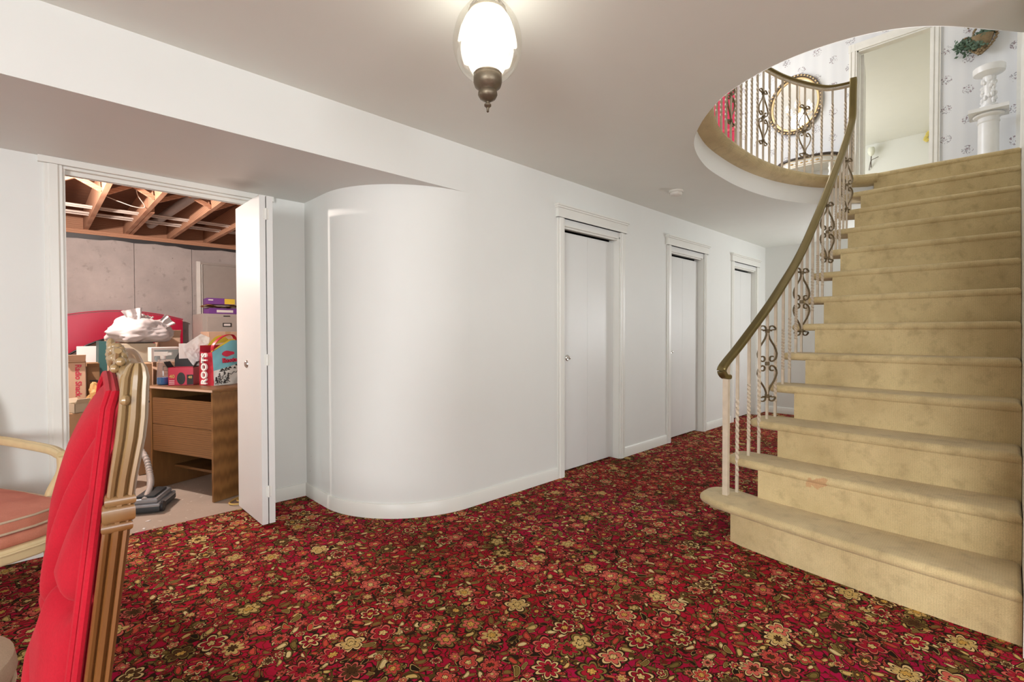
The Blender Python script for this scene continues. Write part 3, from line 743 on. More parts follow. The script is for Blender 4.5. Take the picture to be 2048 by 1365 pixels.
# finish towards the head of the stairs
bal = [p for p in bal if p.x < 5.56] + [Vector((5.60, 1.14, 0)), Vector((5.56, 1.085, 0)), Vector((5.49, 1.055, 0))]
bal = spline([tuple(p) for p in bal[::3]] + [tuple(bal[-1])], 8)
ZR = Z2+0.855
mb = MB(); mb.sweep([p+Vector((0, 0, ZR))+BO for p in bal], rrect(0.042, 0.016, 0.006)); mb.build('handrail', 'brass_rail', br)
mb = MB(); mb.sweep([p+Vector((0, 0, ZR-0.03))+BO for p in bal], rrect(0.014, 0.022, 0.003)); mb.build('top_bar', 'cream_iron', br)
d = 0.0; spots = []; nxt = 0.02
rb = list(reversed(bal))
for a, b in zip(rb[:-1], rb[1:]):
    L = (b-a).length
    while nxt <= d+L:
        spots.append((a.lerp(b, (nxt-d)/L), (b-a).normalized())); nxt += 0.105
    d += L
for i, (p, t) in enumerate(spots):
    q = p+BO
    if i % 6 == 5:
        mb = MB(); w = 0.007; mb.box((q.x-w, q.y-w, -0.005), (q.x+w, q.y+w, 0.83)); mb.build('baluster', 'cream_iron', br, smooth=False)
        scroll_ornament((q.x, q.y), 0.40, t).build('scroll', 'scroll_bronze', br)
    else: twisted_bar((q.x, q.y), -0.005, 0.83, 0.0155, 0.16, 0.14).build('baluster', 'cream_iron', br, smooth=False)

# ------------------------------------------------------------------ UPPER HALL
g = sgroup('door_5', 'white cased doorway to the upstairs bedroom')
for y0, y1 in ((UD0-0.085, UD0), (UD1, UD1+0.085)):
    mb = MB(); mb.box((XU-0.018, y0, Z2), (XU, y1, UDZ+0.09)); yy = y1-0.02 if y0 < UD0 else y0
    mb.box((XU-0.026, y0+0.02, Z2), (XU, y0+0.04, UDZ+0.09)); mb.box((XU-0.026, y1-0.022, Z2), (XU, y1-0.010, UDZ+0.09)); mb.build('casing', 'white_enamel', g, smooth=False)
MB().box((XU-0.024, UD0-0.09, UDZ), (XU, UD1+0.09, UDZ+0.095)).build('head_casing', 'white_enamel', g, smooth=False)
for y0, y1 in ((UD0, UD0+0.015), (UD1-0.015, UD1)): MB().box((XU, y0, Z2), (XU+0.1, y1, UDZ)).build('jamb', 'white_enamel', g, smooth=False)
MB().box((XU, UD0, UDZ-0.015), (XU+0.1, UD1, UDZ)).build('head_jamb', 'white_enamel', g, smooth=False)
M = Matrix.Translation((XU+0.1, UD1-0.02, 0)) @ Matrix.Rotation(math.radians(8), 4, 'Z')
mb = MB(); mb.box((0.0, -0.035, Z2+0.01), (0.72, 0.0, UDZ-0.02), M); lf = mb.build('leaf', 'white_enamel', g, smooth=False)

# corner trim at the far end of the side wall
struct('trim_4', MB().box((XU-0.03, YW, Z2), (XU, YW+0.03, UC)), 'white_enamel', smooth=False)

# oval mirror
om = thing('oval_mirror', 'oval wall mirror in a dark and gilt carved frame above the console table', 'mirror', (XU-0.03, 2.157, 4.37))
def oval(ry, rz, n=56): return [(0, ry*math.cos(2*PI*i/n), rz*math.sin(2*PI*i/n)) for i in range(n)]
A, B = 0.325, 0.395
vs_ = oval(A*0.9, B*0.9); MB().add([(-0.0, y, z) for _, y, z in vs_] + [(0.01, y, z) for _, y, z in vs_], [tuple(range(56)), tuple(range(111, 55, -1))] + [(i, (i+1) % 56, 56+(i+1) % 56, 56+i) for i in range(56)]).build('mirror_glass', 'mirror_silver', om)
MB().sweep(oval(A*0.90, B*0.90), rrect(0.034, 0.026, 0.010), upv=(1, 0, 0), closed=True).build('inner_frame', 'gilt_frame', om)
fr = MB().sweep(oval(A, B), rrect(0.036, 0.036, 0.014), upv=(1, 0, 0), closed=True).build('outer_frame', 'dark_carved', om)
mb = MB()
for i in range(48):
    a = 2*PI*i/48; mb.ball((-0.019, A*math.cos(a), B*math.sin(a)), (0.007, 0.012, 0.012), 8, 5)
tag(mb.build('beading', 'gilt_frame', fr), kind='stuff')

# demilune console table
ct = thing('console_table', 'white painted console table with a dark curved top below the oval mirror', 'table', (XU-0.02, 1.95, Z2))
outline = [(-0.36*math.sqrt(max(0, 1-min(1, abs(y/0.40))**3.2)), y) for y in [0.40-0.80*i/32 for i in range(33)]]
mb = MB(); mb.round_prism([(x-0.012, y*1.03) for x, y in outline][::-1], 0.80, 0.825, 0.008); top = mb.build('table_top', 'dark_table_top', ct)
mb = MB(); mb.prism([(x+0.02, y*0.95) for x, y in outline][::-1], 0.70, 0.80); ap = mb.build('apron', 'white_enamel', ct)
mb = MB(); mb.prism([(x+0.016, y*0.96) for x, y in outline][::-1], 0.715, 0.722); mb.prism([(x+0.016, y*0.96) for x, y in outline][::-1], 0.785, 0.792)
for y in (-0.15, -0.09, -0.03, 0.03, 0.09, 0.15): mb.ball((-0.335, y, 0.752), (0.012, 0.024, 0.012), 8, 6)
mb.build('moulding', 'gilt_frame', ap)
for y in (-0.33, 0.33):
    for x in (-0.20, -0.04):
        if x == -0.20: M = Matrix.Translation((-0.245, y*0.86, 0))
        else: M = Matrix.Translation((-0.03, y*1.1, 0))
        MB().lathe([(0.016, 0), (0.022, 0.03), (0.014, 0.06), (0.020, 0.35), (0.028, 0.55), (0.018, 0.59), (0.030, 0.63), (0.022, 0.66), (0.032, 0.70)], 14, M, 8, 0.05).build('leg', 'white_enamel', ct)
MB().prism([(x*0.75, y*0.8) for x, y in outline][::-1], 0.30, 0.32).build('shelf', 'blue_grey_paint', ct)

# pedestal and the carved stand on it
pd = thing('pedestal', 'white marble pedestal column with a square capital at the head of the stairs', 'pedestal', (7.36, 0.195, Z2))
MB().box((-0.15, -0.15, 0), (0.15, 0.15, 0.05)).build('plinth', 'white_marble', pd, smooth=False)
MB().lathe([(0.13, 0.05), (0.135, 0.07), (0.12, 0.085), (0.10, 0.10), (0.105, 0.115), (0.088, 0.13)], 28).build('base', 'white_marble', pd)
MB().lathe([(0.084, 0.13), (0.083, 0.73)], 40, None, 20, 0.012).build('shaft', 'white_marble', pd)
MB().lathe([(0.086, 0.73), (0.092, 0.74), (0.086, 0.75), (0.086, 0.785), (0.12, 0.80), (0.126, 0.815), (0.112, 0.83)], 28).build('capital', 'white_marble', pd)
MB().box((-0.155, -0.155, 0.83), (0.155, 0.155, 0.868)).build('abacus', 'white_marble', pd, smooth=False)
cs = thing('carved_stand', 'white carved pillar stand with a round cap standing on the pedestal', 'stand', (7.36, 0.195, Z2+0.868))
MB().lathe([(0.10, 0), (0.10, 0.02), (0.075, 0.035), (0.075, 0.05)], 24).build('base', 'white_marble', cs)
MB().lathe([(0.05, 0.05), (0.046, 0.10), (0.045, 0.34), (0.052, 0.36)], 20).build('core', 'white_marble', cs)
mb = MB(); rnd = random.Random(3)
for i in range(44):
    a = rnd.random()*6.28; z = 0.08+0.27*i/44; mb.ball((0.047*math.cos(a), 0.047*math.sin(a), z), (0.012+0.012*rnd.random(), 0.012+0.012*rnd.random(), 0.016+0.014*rnd.random()), 8, 6)
mb.build('relief', 'white_marble', cs)
MB().lathe([(0.055, 0.36), (0.10, 0.385), (0.125, 0.395), (0.13, 0.42), (0.13, 0.455), (0.12, 0.465), (0.09, 0.46)], 32).build('cap', 'white_marble', cs)

# wall bracket with ivy
wb = thing('wall_bracket', 'bronze carved wall bracket overflowing with green ivy above the pedestal', 'wall bracket', (XU-0.01, 0.275, 4.30))
mb = MB(); M = Matrix.Diagonal((0.62, 1, 1, 1))
mb.lathe([(0.01, 0.0), (0.03, 0.03), (0.055, 0.06), (0.085, 0.12), (0.105, 0.18), (0.11, 0.20), (0.10, 0.205)], 26, Matrix.Translation((-0.05, 0, 0)) @ M, 13, 0.03); mb.build('basket', 'bracket_bronze', wb)
mb = MB()
for s in (-1, 1):
    pts = spline([(-0.05, 0, 0.0), (-0.075, s*0.05, 0.03), (-0.07, s*0.10, 0.09), (-0.05, s*0.13, 0.17), (-0.04, s*0.125, 0.23)], 6)
    mb.tube(pts, 0.009, 8)
    for i, q in enumerate(pts[::3]): mb.ball(q+Vector((-0.012, 0, 0)), (0.008, 0.020, 0.010), 8, 5)
mb.build('garland', 'bracket_bronze', wb)
mb = MB()
for i in range(6): a = i*PI/3; mb.ball((-0.095, 0.026*math.cos(a), 0.02+0.026*math.sin(a)), (0.010, 0.017, 0.017), 8, 6)
mb.ball((-0.102, 0, 0.02), 0.012, 8, 6); mb.build('rosette', 'bracket_bronze', wb)
mb = MB(); mb.tube(spline([(-0.04, 0.05, 0.18), (-0.05, 0.06, 0.26), (-0.04, 0.035, 0.32), (-0.05, 0.08, 0.345), (-0.05, 0.11, 0.335)], 6), 0.012, 8); mb.build('bird_scroll', 'bracket_bronze', wb)
mb = MB(); rnd = random.Random(11)
for i in range(560):
    if i < 280: c = Vector((-0.06+rnd.gauss(0, 0.02), 0.12+rnd.gauss(0, 0.045), 0.14+rnd.gauss(0, 0.035)))
    elif i < 430: c = Vector((-0.085+rnd.gauss(0, 0.018), 0.03+rnd.gauss(0, 0.035), 0.10+rnd.gauss(0, 0.03)))
    else: c = Vector((-0.06+rnd.gauss(0, 0.018), -0.06+rnd.gauss(0, 0.04), 0.235+rnd.gauss(0, 0.02)))
    c.x = min(c.x, -0.015)
    R = Matrix.Rotation(rnd.random()*6.28, 4, 'X') @ Matrix.Rotation(rnd.uniform(-0.8, 0.8), 4, 'Z')
    sz = rnd.uniform(0.012, 0.026)
    mb.add([Matrix.Translation(c) @ R @ Vector(q) for q in ((0, 0, -sz), (-0.004, sz*0.6, 0), (0, 0, sz), (0.004, -sz*0.6, 0))], [(0, 1, 2), (0, 2, 3)])
fo = mb.build('ivy', 'ivy_green', wb, smooth=False); tag(fo, kind='stuff')

# red drape beside the papered wall
dr = thing('red_drape', 'long red velvet drape hanging beside the papered upstairs wall', 'curtain', (XU-0.06, 3.55, Z2))
def fold(u, v):
    y = -0.60+1.20*u; return Vector((0.03*math.sin(u*34.0)+0.008*math.sin(u*71)-0.01, y, 0.02+2.32*v))
MB().grid(fold, 90, 6).build('drape_panel', 'red_drape', dr)
mb = MB(); mb.grid(lambda u, v: Vector((0.03*math.sin(u*34.0)+0.008*math.sin(u*71)-0.02, -0.60+1.20*u, 1.56+0.04*v)), 90, 1); mb.build('tie_band', 'print_crimson', dr)
MB().tube([(0.0, -0.63, 2.36), (0.0, 0.63, 2.36)], 0.014, 10).build('curtain_rod', 'white_enamel', dr)

# chandelier, seen in the mirror
ch = thing('chandelier', 'lit crystal chandelier of the upper hall reflected in the oval mirror', 'chandelier', (6.35, 2.46, 4.70))
MB().tube([(0, 0, 0.25), (0, 0, UC-4.70)], 0.006, 8, upv=(1, 0, 0)).build('chain', 'gilt_frame', ch)
MB().lathe([(0.01, 0.0), (0.03, 0.02), (0.02, 0.08), (0.04, 0.12), (0.02, 0.18), (0.01, 0.26)], 14).build('stem', 'gilt_frame', ch)
for i in range(6):
    a = i*PI/3; d = Vector((math.cos(a), math.sin(a), 0))
    MB().tube(spline([d*0.02+Vector((0, 0, 0.06)), d*0.10+Vector((0, 0, 0.02)), d*0.17+Vector((0, 0, 0.06)), d*0.18+Vector((0, 0, 0.10))], 5), 0.006, 8).build('arm', 'gilt_frame', ch)
    MB().lathe([(0.012, 0.10), (0.016, 0.13), (0.018, 0.155), (0.010, 0.185), (0.002, 0.20)], 12, Matrix.Translation(d*0.18)).build('bulb', 'candle_glow', ch)
mb = MB(); rnd = random.Random(5)
for i in range(110):
    a = rnd.random()*6.28; r = rnd.choice((0.06, 0.12, 0.18)); z = rnd.uniform(-0.06, 0.09) if r > 0.1 else rnd.uniform(-0.1, 0.22)
    mb.ball((r*math.cos(a), r*math.sin(a), z), (0.009, 0.009, 0.014), 6, 4)
o = mb.build('crystals', 'crystal', ch, smooth=False); tag(o, kind='stuff')
point_light('chandelier_light', (6.35, 2.46, 4.63), 18, (1.0, 0.93, 0.84), 0.12)

# bedroom glimpse: tulip wall lamp and a yellow flower decoration
bl = thing('wall_sconce', 'wall lamp with a tulip glass and bent leaves in the upstairs bedroom', 'wall lamp', (12.62, 2.08, 4.84)); bl.scale = (0.55, 0.55, 0.55)
MB().lathe([(0.02, 0.0), (0.09, 0.06), (0.12, 0.16), (0.115, 0.26), (0.09, 0.32)], 16, Matrix.Translation((-0.18, 0, 0.02))).build('tulip_shade', 'tulip_glass', bl)
mb = MB(); mb.tube(spline([(0.02, 0.04, -0.35), (-0.10, 0.02, -0.15), (-0.18, 0, 0.02)], 6), 0.016, 8); mb.tube(spline([(0.02, 0.10, -0.45), (-0.05, 0.06, -0.25), (-0.12, 0.0, -0.12), (-0.15, -0.22, -0.05)], 6), 0.012, 8); mb.build('bracket', 'dark_carved', bl)
fl = thing('wall_flowers', 'small yellow flower decoration on the bedroom wall', 'flowers', (12.62, 1.17, 4.95)); fl.scale = (0.6, 0.6, 0.6)
mb = MB(); rnd = random.Random(8)
for i in range(14): mb.ball((-0.03, rnd.gauss(0, 0.07), rnd.gauss(0, 0.09)), (0.03, 0.06, 0.05), 8, 6)
mb.build('blooms', 'daffodil_yellow', fl)
MB().box((-0.012, -0.05, -0.06), (0.03, 0.05, 0.06)).build('backing', 'white_enamel', fl, smooth=False)

# ------------------------------------------------------------------ CEILING LAMP AND SMOKE DETECTOR
def make_lamp(loc, label, power_mat='lamp_glow'):
    L = thing('ceiling_lamp', label, 'ceiling lamp', loc)
    s = 0.00182
    def pr_(pts): return [(r*s, (-y)*s-0.002) for r, y in pts]        # y in reference units down from the ceiling
    MB().lathe(pr_([(34, 0), (34, 4), (24, 8), (22, 14), (22, 20)]), 28).build('canopy', 'aged_bronze', L)
    crown = MB(); crown.lathe(pr_([(20, 18), (23, 20), (24, 23), (22, 26)]), 28); crown.lathe(pr_([(37.5, 44), (39, 46), (37.5, 49)]), 32)
    for i in range(18):
        a = 2*PI*i/18; rr = (31*s); M = Matrix.Translation((rr*math.cos(a), rr*math.sin(a), -35*s)) @ Matrix.Rotation(a, 4, 'Z') @ Matrix.Rotation(math.radians(52), 4, 'Y')
        crown.sweep([M @ Vector((8.5*s*math.cos(t), 5.2*s*math.sin(t), 0)) for t in [2*PI*j/10 for j in range(10)]], circ(1.4*s, 5), closed=True, upv=(0.3, 0.2, 1))
        a2 = a+PI/18; crown.tube([(23*s*math.cos(a2), 23*s*math.sin(a2), -26*s), (37.5*s*math.cos(a2), 37.5*s*math.sin(a2), -45*s)], 1.3*s, 5)
    crown.build('gallery', 'aged_bronze', L)
    gp = [(30, 30), (44, 42), (58, 62), (66, 85), (69, 107), (66, 130), (57, 152), (43, 168), (29, 177)]
    MB().lathe([(p.x, p.y) for p in spline([(r, z, 0) for r, z in pr_(gp)], 4)], 72, None, 18, 0.004, caps=False).build('globe', 'lamp_glass', L)
    ip = [(24, 40), (36, 50), (47, 66), (52, 86), (50, 102), (43, 122), (34, 144), (27, 162), (24, 172)]
    MB().lathe([(p.x, p.y) for p in spline([(r, z, 0) for r, z in pr_(ip)], 4)], 40).build('diffuser', power_mat, L)
    cap = MB().lathe(pr_([(26, 165), (28.5, 168), (27, 171), (28.5, 174), (28.5, 184), (26, 192), (19, 198), (17, 201), (19, 204), (19.5, 209), (16, 216), (8, 221), (4, 223), (4, 226), (7, 228), (7, 231), (3, 235), (2.2, 240), (2.6, 242), (0.5, 244)]), 32).build('bottom_cap', 'aged_bronze', L)
    return L
make_lamp((1.195, 1.345, H), 'lit glass globe ceiling lamp with bronze fittings hanging from the ceiling')
make_lamp((-1.7, -0.9, H), 'second lit glass globe ceiling lamp added out of view to brighten the room')  # unseen lamp added behind the camera to lift the ceiling brightness
sd = thing('smoke_detector', 'round white smoke detector on the corridor ceiling', 'smoke detector', (4.066, 2.082, H))
MB().lathe([(0.062, 0.0), (0.064, -0.012), (0.058, -0.018)], 32).build('mounting_ring', 'smoke_white', sd)
MB().lathe([(0.050, -0.016), (0.052, -0.030), (0.044, -0.040), (0.01, -0.042)], 32, None, 8, 0.03).build('cover', 'smoke_white', sd)

# ------------------------------------------------------------------ STORAGE ROOM SHELL
SB = 7.75
wsb = sgroup('wall_storage_back', 'grey poured concrete wall of the storage room')
for a, b in ((-2.2, -0.35), (-0.345, 0.275), (0.28, 0.915), (0.92, 1.535), (1.54, 2.155), (2.16, 2.75)):
    MB().round_prism([(a, SB), (b, SB), (b, SB+0.2), (a, SB+0.2)], -0.05, 2.37, 0.004, 1).build('panel', 'concrete', wsb, smooth=False)
mb = MB(); rnd = random.Random(2); n = 46
low = [2.355 - 0.03*noise.noise((i*0.35, 1.3, 0)) - 0.02*noise.noise((i*1.1, 4.0, 0)) for i in range(n+1)]
low = [z - (0.0) for z in low]
mb.add([(-2.2+4.95*i/n, SB-0.006-0.012*abs(noise.noise((i*0.8, 2, 1))), low[i]-0.035) for i in range(n+1)] + [(-2.2+4.95*i/n, SB-0.012, 2.385) for i in range(n+1)], [(i, i+1, n+2+i, n+1+i) for i in range(n)])
mb.build('barrier_strip', 'vapour_barrier', wsb)
MB().box((-2.2, SB-0.02, 2.372), (2.75, SB+0.2, 2.425)).build('sill_plate', 'lumber', wsb, smooth=False)
struct('wall_storage_left', MB().box((-2.3, 3.69, 0), (-2.2, SB+0.2, 2.7)), 'concrete', smooth=False)
struct('wall_storage_right', MB().box((2.75, 3.0, 0), (2.85, SB+0.2, 2.7)), 'concrete', smooth=False)
cst = sgroup('ceiling_storage', 'open floor joists over the storage room')
JB, JT = 2.425, 2.672
def joist(x, w=0.04, name='joist'):
    return MB().box((x-w/2, 3.70, JB), (x+w/2, SB+0.16, JT)).build(name, 'lumber', cst, smooth=False)
JX = [-1.20, -0.79, -0.37, 0.05, 0.465, 0.845, 1.305, 1.725, 2.14, 2.55]
for x in JX: joist(x)
MB().box((0.872, 6.2, JB), (0.908, SB+0.1, JT-0.10)).build('joist', 'lumber', cst, smooth=False)
MB().box((-2.2, SB+0.14, JB), (2.75, SB+0.18, JT)).build('rim_board', 'lumber', cst, smooth=False)
y = 3.6; i = 0
while y < 7.95:
    MB().box((-2.2, y, JT), (2.75, y+0.136, JT+0.018+0.002*(i % 3))).build('plank', 'plank_wood', cst, smooth=False); y += 0.14; i += 1
# cross bridging between the joists
for a, b in zip(JX[:-1], JX[1:]):
    for yy in (5.62,):
        dx = b-a-0.04
        for s in (0, 1):
            M = Matrix.Translation((a+0.02, yy+s*0.06, 0)); z0, z1 = (JB+0.02, JT-0.03) if s else (JT-0.03, JB+0.02)
            L = math.hypot(dx, z1-z0); R = Matrix.Rotation(-math.atan2(z1-z0, dx), 4, 'Y')
            MB().box((0, -0.018, -0.018), (L, 0.018, 0.018), Matrix.Translation((a+0.02, yy+s*0.07, z0)) @ R).build('bridging', 'lumber', cst, smooth=False)
# copper / white service runs and a drain pipe
for k_, (y0, z0, r) in enumerate(((6.55, JB+0.055, 0.010), (6.62, JB+0.050, 0.009), (6.95, JB+0.06, 0.011), (7.02, JB+0.05, 0.008), (7.08, JB+0.07, 0.008))):
    MB().tube([(-2.1, y0, z0), (2.7, y0+0.05, z0)], r, 8).build('cable', 'wire_white', cst)
MB().tube([(1.20, 4.6, JB+0.12), (1.05, 7.45, JB+0.10)], 0.045, 14).build('drain_pipe', 'pvc_pipe', cst)
pts = spline([(0.49, 6.0, JB+0.06), (0.60, 6.02, JB+0.03), (0.72, 6.0, JB-0.005), (0.80, 6.0, JB+0.01), (0.74, 5.95, JB+0.10), (0.72, 5.9, JB+0.18)], 6)
MB().tube(pts, 0.004, 6).build('loose_wire', 'wire_white', cst)
MB().tube([(0.14, 5.6, JT), (0.135, 5.6, JB+0.12), (0.10, 5.6, JB-0.03)], 0.002, 5, upv=(1, 0, 0)).build('pull_cord', 'wire_white', cst)
sb = thing('bare_bulb', 'bare bulb in a ceiling socket lighting the storage room', 'light bulb', (-0.20, 5.15, JB))
MB().lathe([(0.05, 0.0), (0.05, -0.02), (0.028, -0.035), (0.024, -0.06)], 20).build('socket', 'white_enamel', sb)
MB().box((-0.17, -0.03, 0.0), (0.25, 0.03, 0.02)).build('mounting_board', 'lumber', sb, smooth=False)
MB().lathe([(0.014, -0.06), (0.020, -0.08), (0.031, -0.11), (0.030, -0.13), (0.018, -0.15), (0.003, -0.157)], 20).build('bulb', 'bulb_glow', sb)
point_light('storage_bulb_light', (-0.20, 5.15, JB-0.22), 145, (1.0, 0.87, 0.79), 0.03)

# ------------------------------------------------------------------ THINGS IN THE STORAGE ROOM
def carton(name, label, loc, size, rz=0.0, mat='cardboard', cat='box', flaps=0, tape=True, group=None):
    t = thing(name, label, cat, loc, rz, group); w, d, h = size
    mb = MB(); th = 0.006
    if flaps:
        mb.box((-w/2, -d/2, 0), (w/2, d/2, th)); mb.box((-w/2, -d/2, 0), (w/2, -d/2+th, h)); mb.box((-w/2, d/2-th, 0), (w/2, d/2, h)); mb.box((-w/2, -d/2, 0), (-w/2+th, d/2, h)); mb.box((w/2-th, -d/2, 0), (w/2, d/2, h))
    else: mb.round_prism([(-w/2, -d/2), (w/2, -d/2), (w/2, d/2), (-w/2, d/2)], 0, h, 0.003, 1)
    mb.build('body', mat, t, smooth=False)
    fl_ = [((0, -d/2, h), (1, 0, 0), w, 35), ((0, d/2, h), (-1, 0, 0), w, 40), ((-w/2, 0, h), (0, -1, 0), d, 25), ((w/2, 0, h), (0, 1, 0), d, 60)]
    for i in range(flaps):
        o, ax, L, ang = fl_[i]; ax = Vector(ax); nn = Vector((ax.y, -ax.x, 0)); hh = min(w, d)*0.48
        a = math.radians(ang); upd = Vector((0, 0, math.cos(a))) + nn*math.sin(a)
        Mx = frame(o, ax, upd); mb = MB(); mb.box((-L/2+0.003, 0.001, 0), (L/2-0.003, hh, 0.004), Mx); mb.build('flap', mat, t, smooth=False)
    if tape and not flaps: MB().box((-0.025, -d/2-0.0008, h-0.06), (0.025, d/2+0.0008, h+0.0008)).build('tape', 'packing_tape', t, smooth=False)
    return t

# mirrored headboard with arched red frame leaning on the back wall
hb = thing('arched_headboard', 'glossy red arched headboard with an inset mirror leaning on the concrete wall', 'headboard', (0.77, 7.64, 0))
def arch(hw, z_side, z_top, n=26): return [(-hw+2*hw*i/n, z_side+(z_top-z_side)*math.sqrt(max(0, 1-((-1+2*i/n))**2*0.999))**0.9) for i in range(n+1)]
N_ = 26
outer = [(-0.63+1.26*i/N_, 1.452-0.095*(abs(-1+2*i/N_)**1.9)) for i in range(N_+1)]
innr = [(-0.63+1.26*i/N_, 0.78+0.36*math.cos((-1+2*i/N_)*PI/2*0.92)) for i in range(N_+1)]
def bandmesh(top, bot, y0, y1):
    m = MB(); k = len(top)
    vs = [(x, y0, z) for x, z in top]+[(x, y0, z) for x, z in bot]+[(x, y1, z) for x, z in top]+[(x, y1, z) for x, z in bot]
    fs = []
    for i in range(k-1): fs += [(i, i+1, k+i+1, k+i), (2*k+i, 3*k+i, 3*k+i+1, 2*k+i+1), (i, 2*k+i, 2*k+i+1, i+1), (k+i, k+i+1, 3*k+i+1, 3*k+i)]
    fs += [(0, k, 3*k, 2*k), (k-1, 3*k-1, 4*k-1, 2*k-1)]
    return m.add(vs, fs)
m = bandmesh(outer, innr, -0.03, 0.03)
m.box((-0.63, -0.03, 0.0), (-0.575, 0.03, 0.83)); m.box((0.575, -0.03, 0.0), (0.63, 0.03, 0.83)); m.box((-0.575, -0.028, 0.0), (0.575, 0.028, 0.25)); m.build('frame', 'red_lacquer', hb, angle=30)
MB().sweep([(x, -0.032, z+0.01) for x, z in outer], rrect(0.012, 0.05, 0.004), upv=(0, 1, 0)).build('edge_trim', 'print_red', hb)
MB().sweep([(x, -0.03, z) for x, z in innr], rrect(0.022, 0.02, 0.006), upv=(0, 1, 0)).build('black_trim', 'black_gloss', hb)
MB().prism([(-0.58, 0.25)]+[(0.58, 0.25)]+[(x*0.985, z) for x, z in reversed(innr)], -0.012, -0.004, Matrix.Rotation(PI/2, 4, 'X')).build('mirror_glass', 'smoky_mirror', hb, smooth=False)

# white window frame leaning at the wall
wf = thing('window_screen', 'tall white framed screen leaning on the concrete wall behind the filing cabinet', 'screen', (1.86, 7.66, 0))
for x0, x1 in ((-0.29, -0.245), (0.245, 0.29)): MB().box((x0, -0.02, 0), (x1, 0.02, 2.15)).build('stile', 'white_enamel', wf, smooth=False)
MB().box((-0.232, -0.012, 0.0), (-0.222, 0.012, 2.13)).build('inner_bead', 'white_enamel', wf, smooth=False)
for z in (0, 2.115): MB().box((-0.245, -0.015, z), (0.245, 0.015, z+0.03)).build('rail', 'grey_steel', wf, smooth=False)
MB().box((-0.245, 0.004, 0.03), (0.245, 0.008, 2.115)).build('screen_mesh', 'grey_steel', wf, smooth=False)

# filing cabinet
fc = thing('filing_cabinet', 'grey steel filing cabinet with a labelled drawer in the storage room', 'cabinet', (1.66, 6.85, 0))
MB().round_prism([(-0.25, -0.25), (0.25, -0.25), (0.25, 0.25), (-0.25, 0.25)], 0, 1.415, 0.006, 2).build('body', 'grey_steel', fc)
for i in range(4):
    z0 = 0.06+i*0.335; dwr = MB().round_prism([(-0.205, -0.262), (0.215, -0.262), (0.215, -0.25), (-0.205, -0.25)], z0, z0+0.315, 0.003, 1).build('drawer', 'grey_steel', fc)
    M = Matrix.Translation((0.0, -0.265, z0+0.22))
    mb = MB(); mb.box((-0.045, -0.004, -0.022), (0.045, 0.002, -0.014), M); mb.box((-0.045, -0.004, 0.014), (0.045, 0.002, 0.022), M); mb.box((-0.045, -0.004, -0.014), (-0.037, 0.002, 0.014), M); mb.box((0.037, -0.004, -0.014), (0.045, 0.002, 0.014), M); mb.build('label_holder', 'black_plastic', dwr, smooth=False)
    MB().box((-0.036, -0.001, -0.013), (0.036, 0.002, 0.013), M).build('label_card', 'white_card', dwr, smooth=False)
MB().box((-0.035, -0.256, 1.385), (0.035, -0.25, 1.395)).build('top_lock', 'black_plastic', fc, smooth=False)
# purple cartons stacked on the cabinet
p1 = carton('purple_carton', 'flat purple carton lying on the filing cabinet under another carton', (1.69, 6.80, 1.415), (0.40, 0.22, 0.075), 0.05, 'purple_card', tape=False, group='purple cartons on the filing cabinet')
MB().box((-0.12, -0.1115, 0.02), (0.06, -0.110, 0.05)).build('print_band', 'print_white', p1, smooth=False)
pb = thing('paper_bag', 'crumpled tan paper bag squeezed between the purple cartons', 'paper bag', (1.63, 6.79, 1.498))
mb = MB(); mb.grid(lambda u, v: Vector((-0.20+0.40*u, -0.14+0.22*v, 0.012+0.016*noise.noise((u*7, v*5, 1)) + 0.012*math.sin(u*9))), 22, 10); mb.grid(lambda u, v: Vector((-0.20+0.40*u, -0.14+0.22*v, 0.006+0.012*noise.noise((u*7, v*5, 1)))), 22, 10); mb.build('paper', 'tan_paper', pb, angle=20)
p2 = carton('purple_carton', 'purple and yellow carton on top of the tan paper bag', (1.63, 6.80, 1.532), (0.30, 0.20, 0.075), -0.06, 'purple_card', tape=False, group='purple cartons on the filing cabinet')
MB().box((0.04, -0.1012, 0.005), (0.151, -0.100, 0.07)).build('yellow_panel', 'bag_yellow', p2, smooth=False)
MB().box((-0.13, -0.1012, 0.045), (-0.08, -0.100, 0.058)).build('print_band', 'print_white', p2, smooth=False)

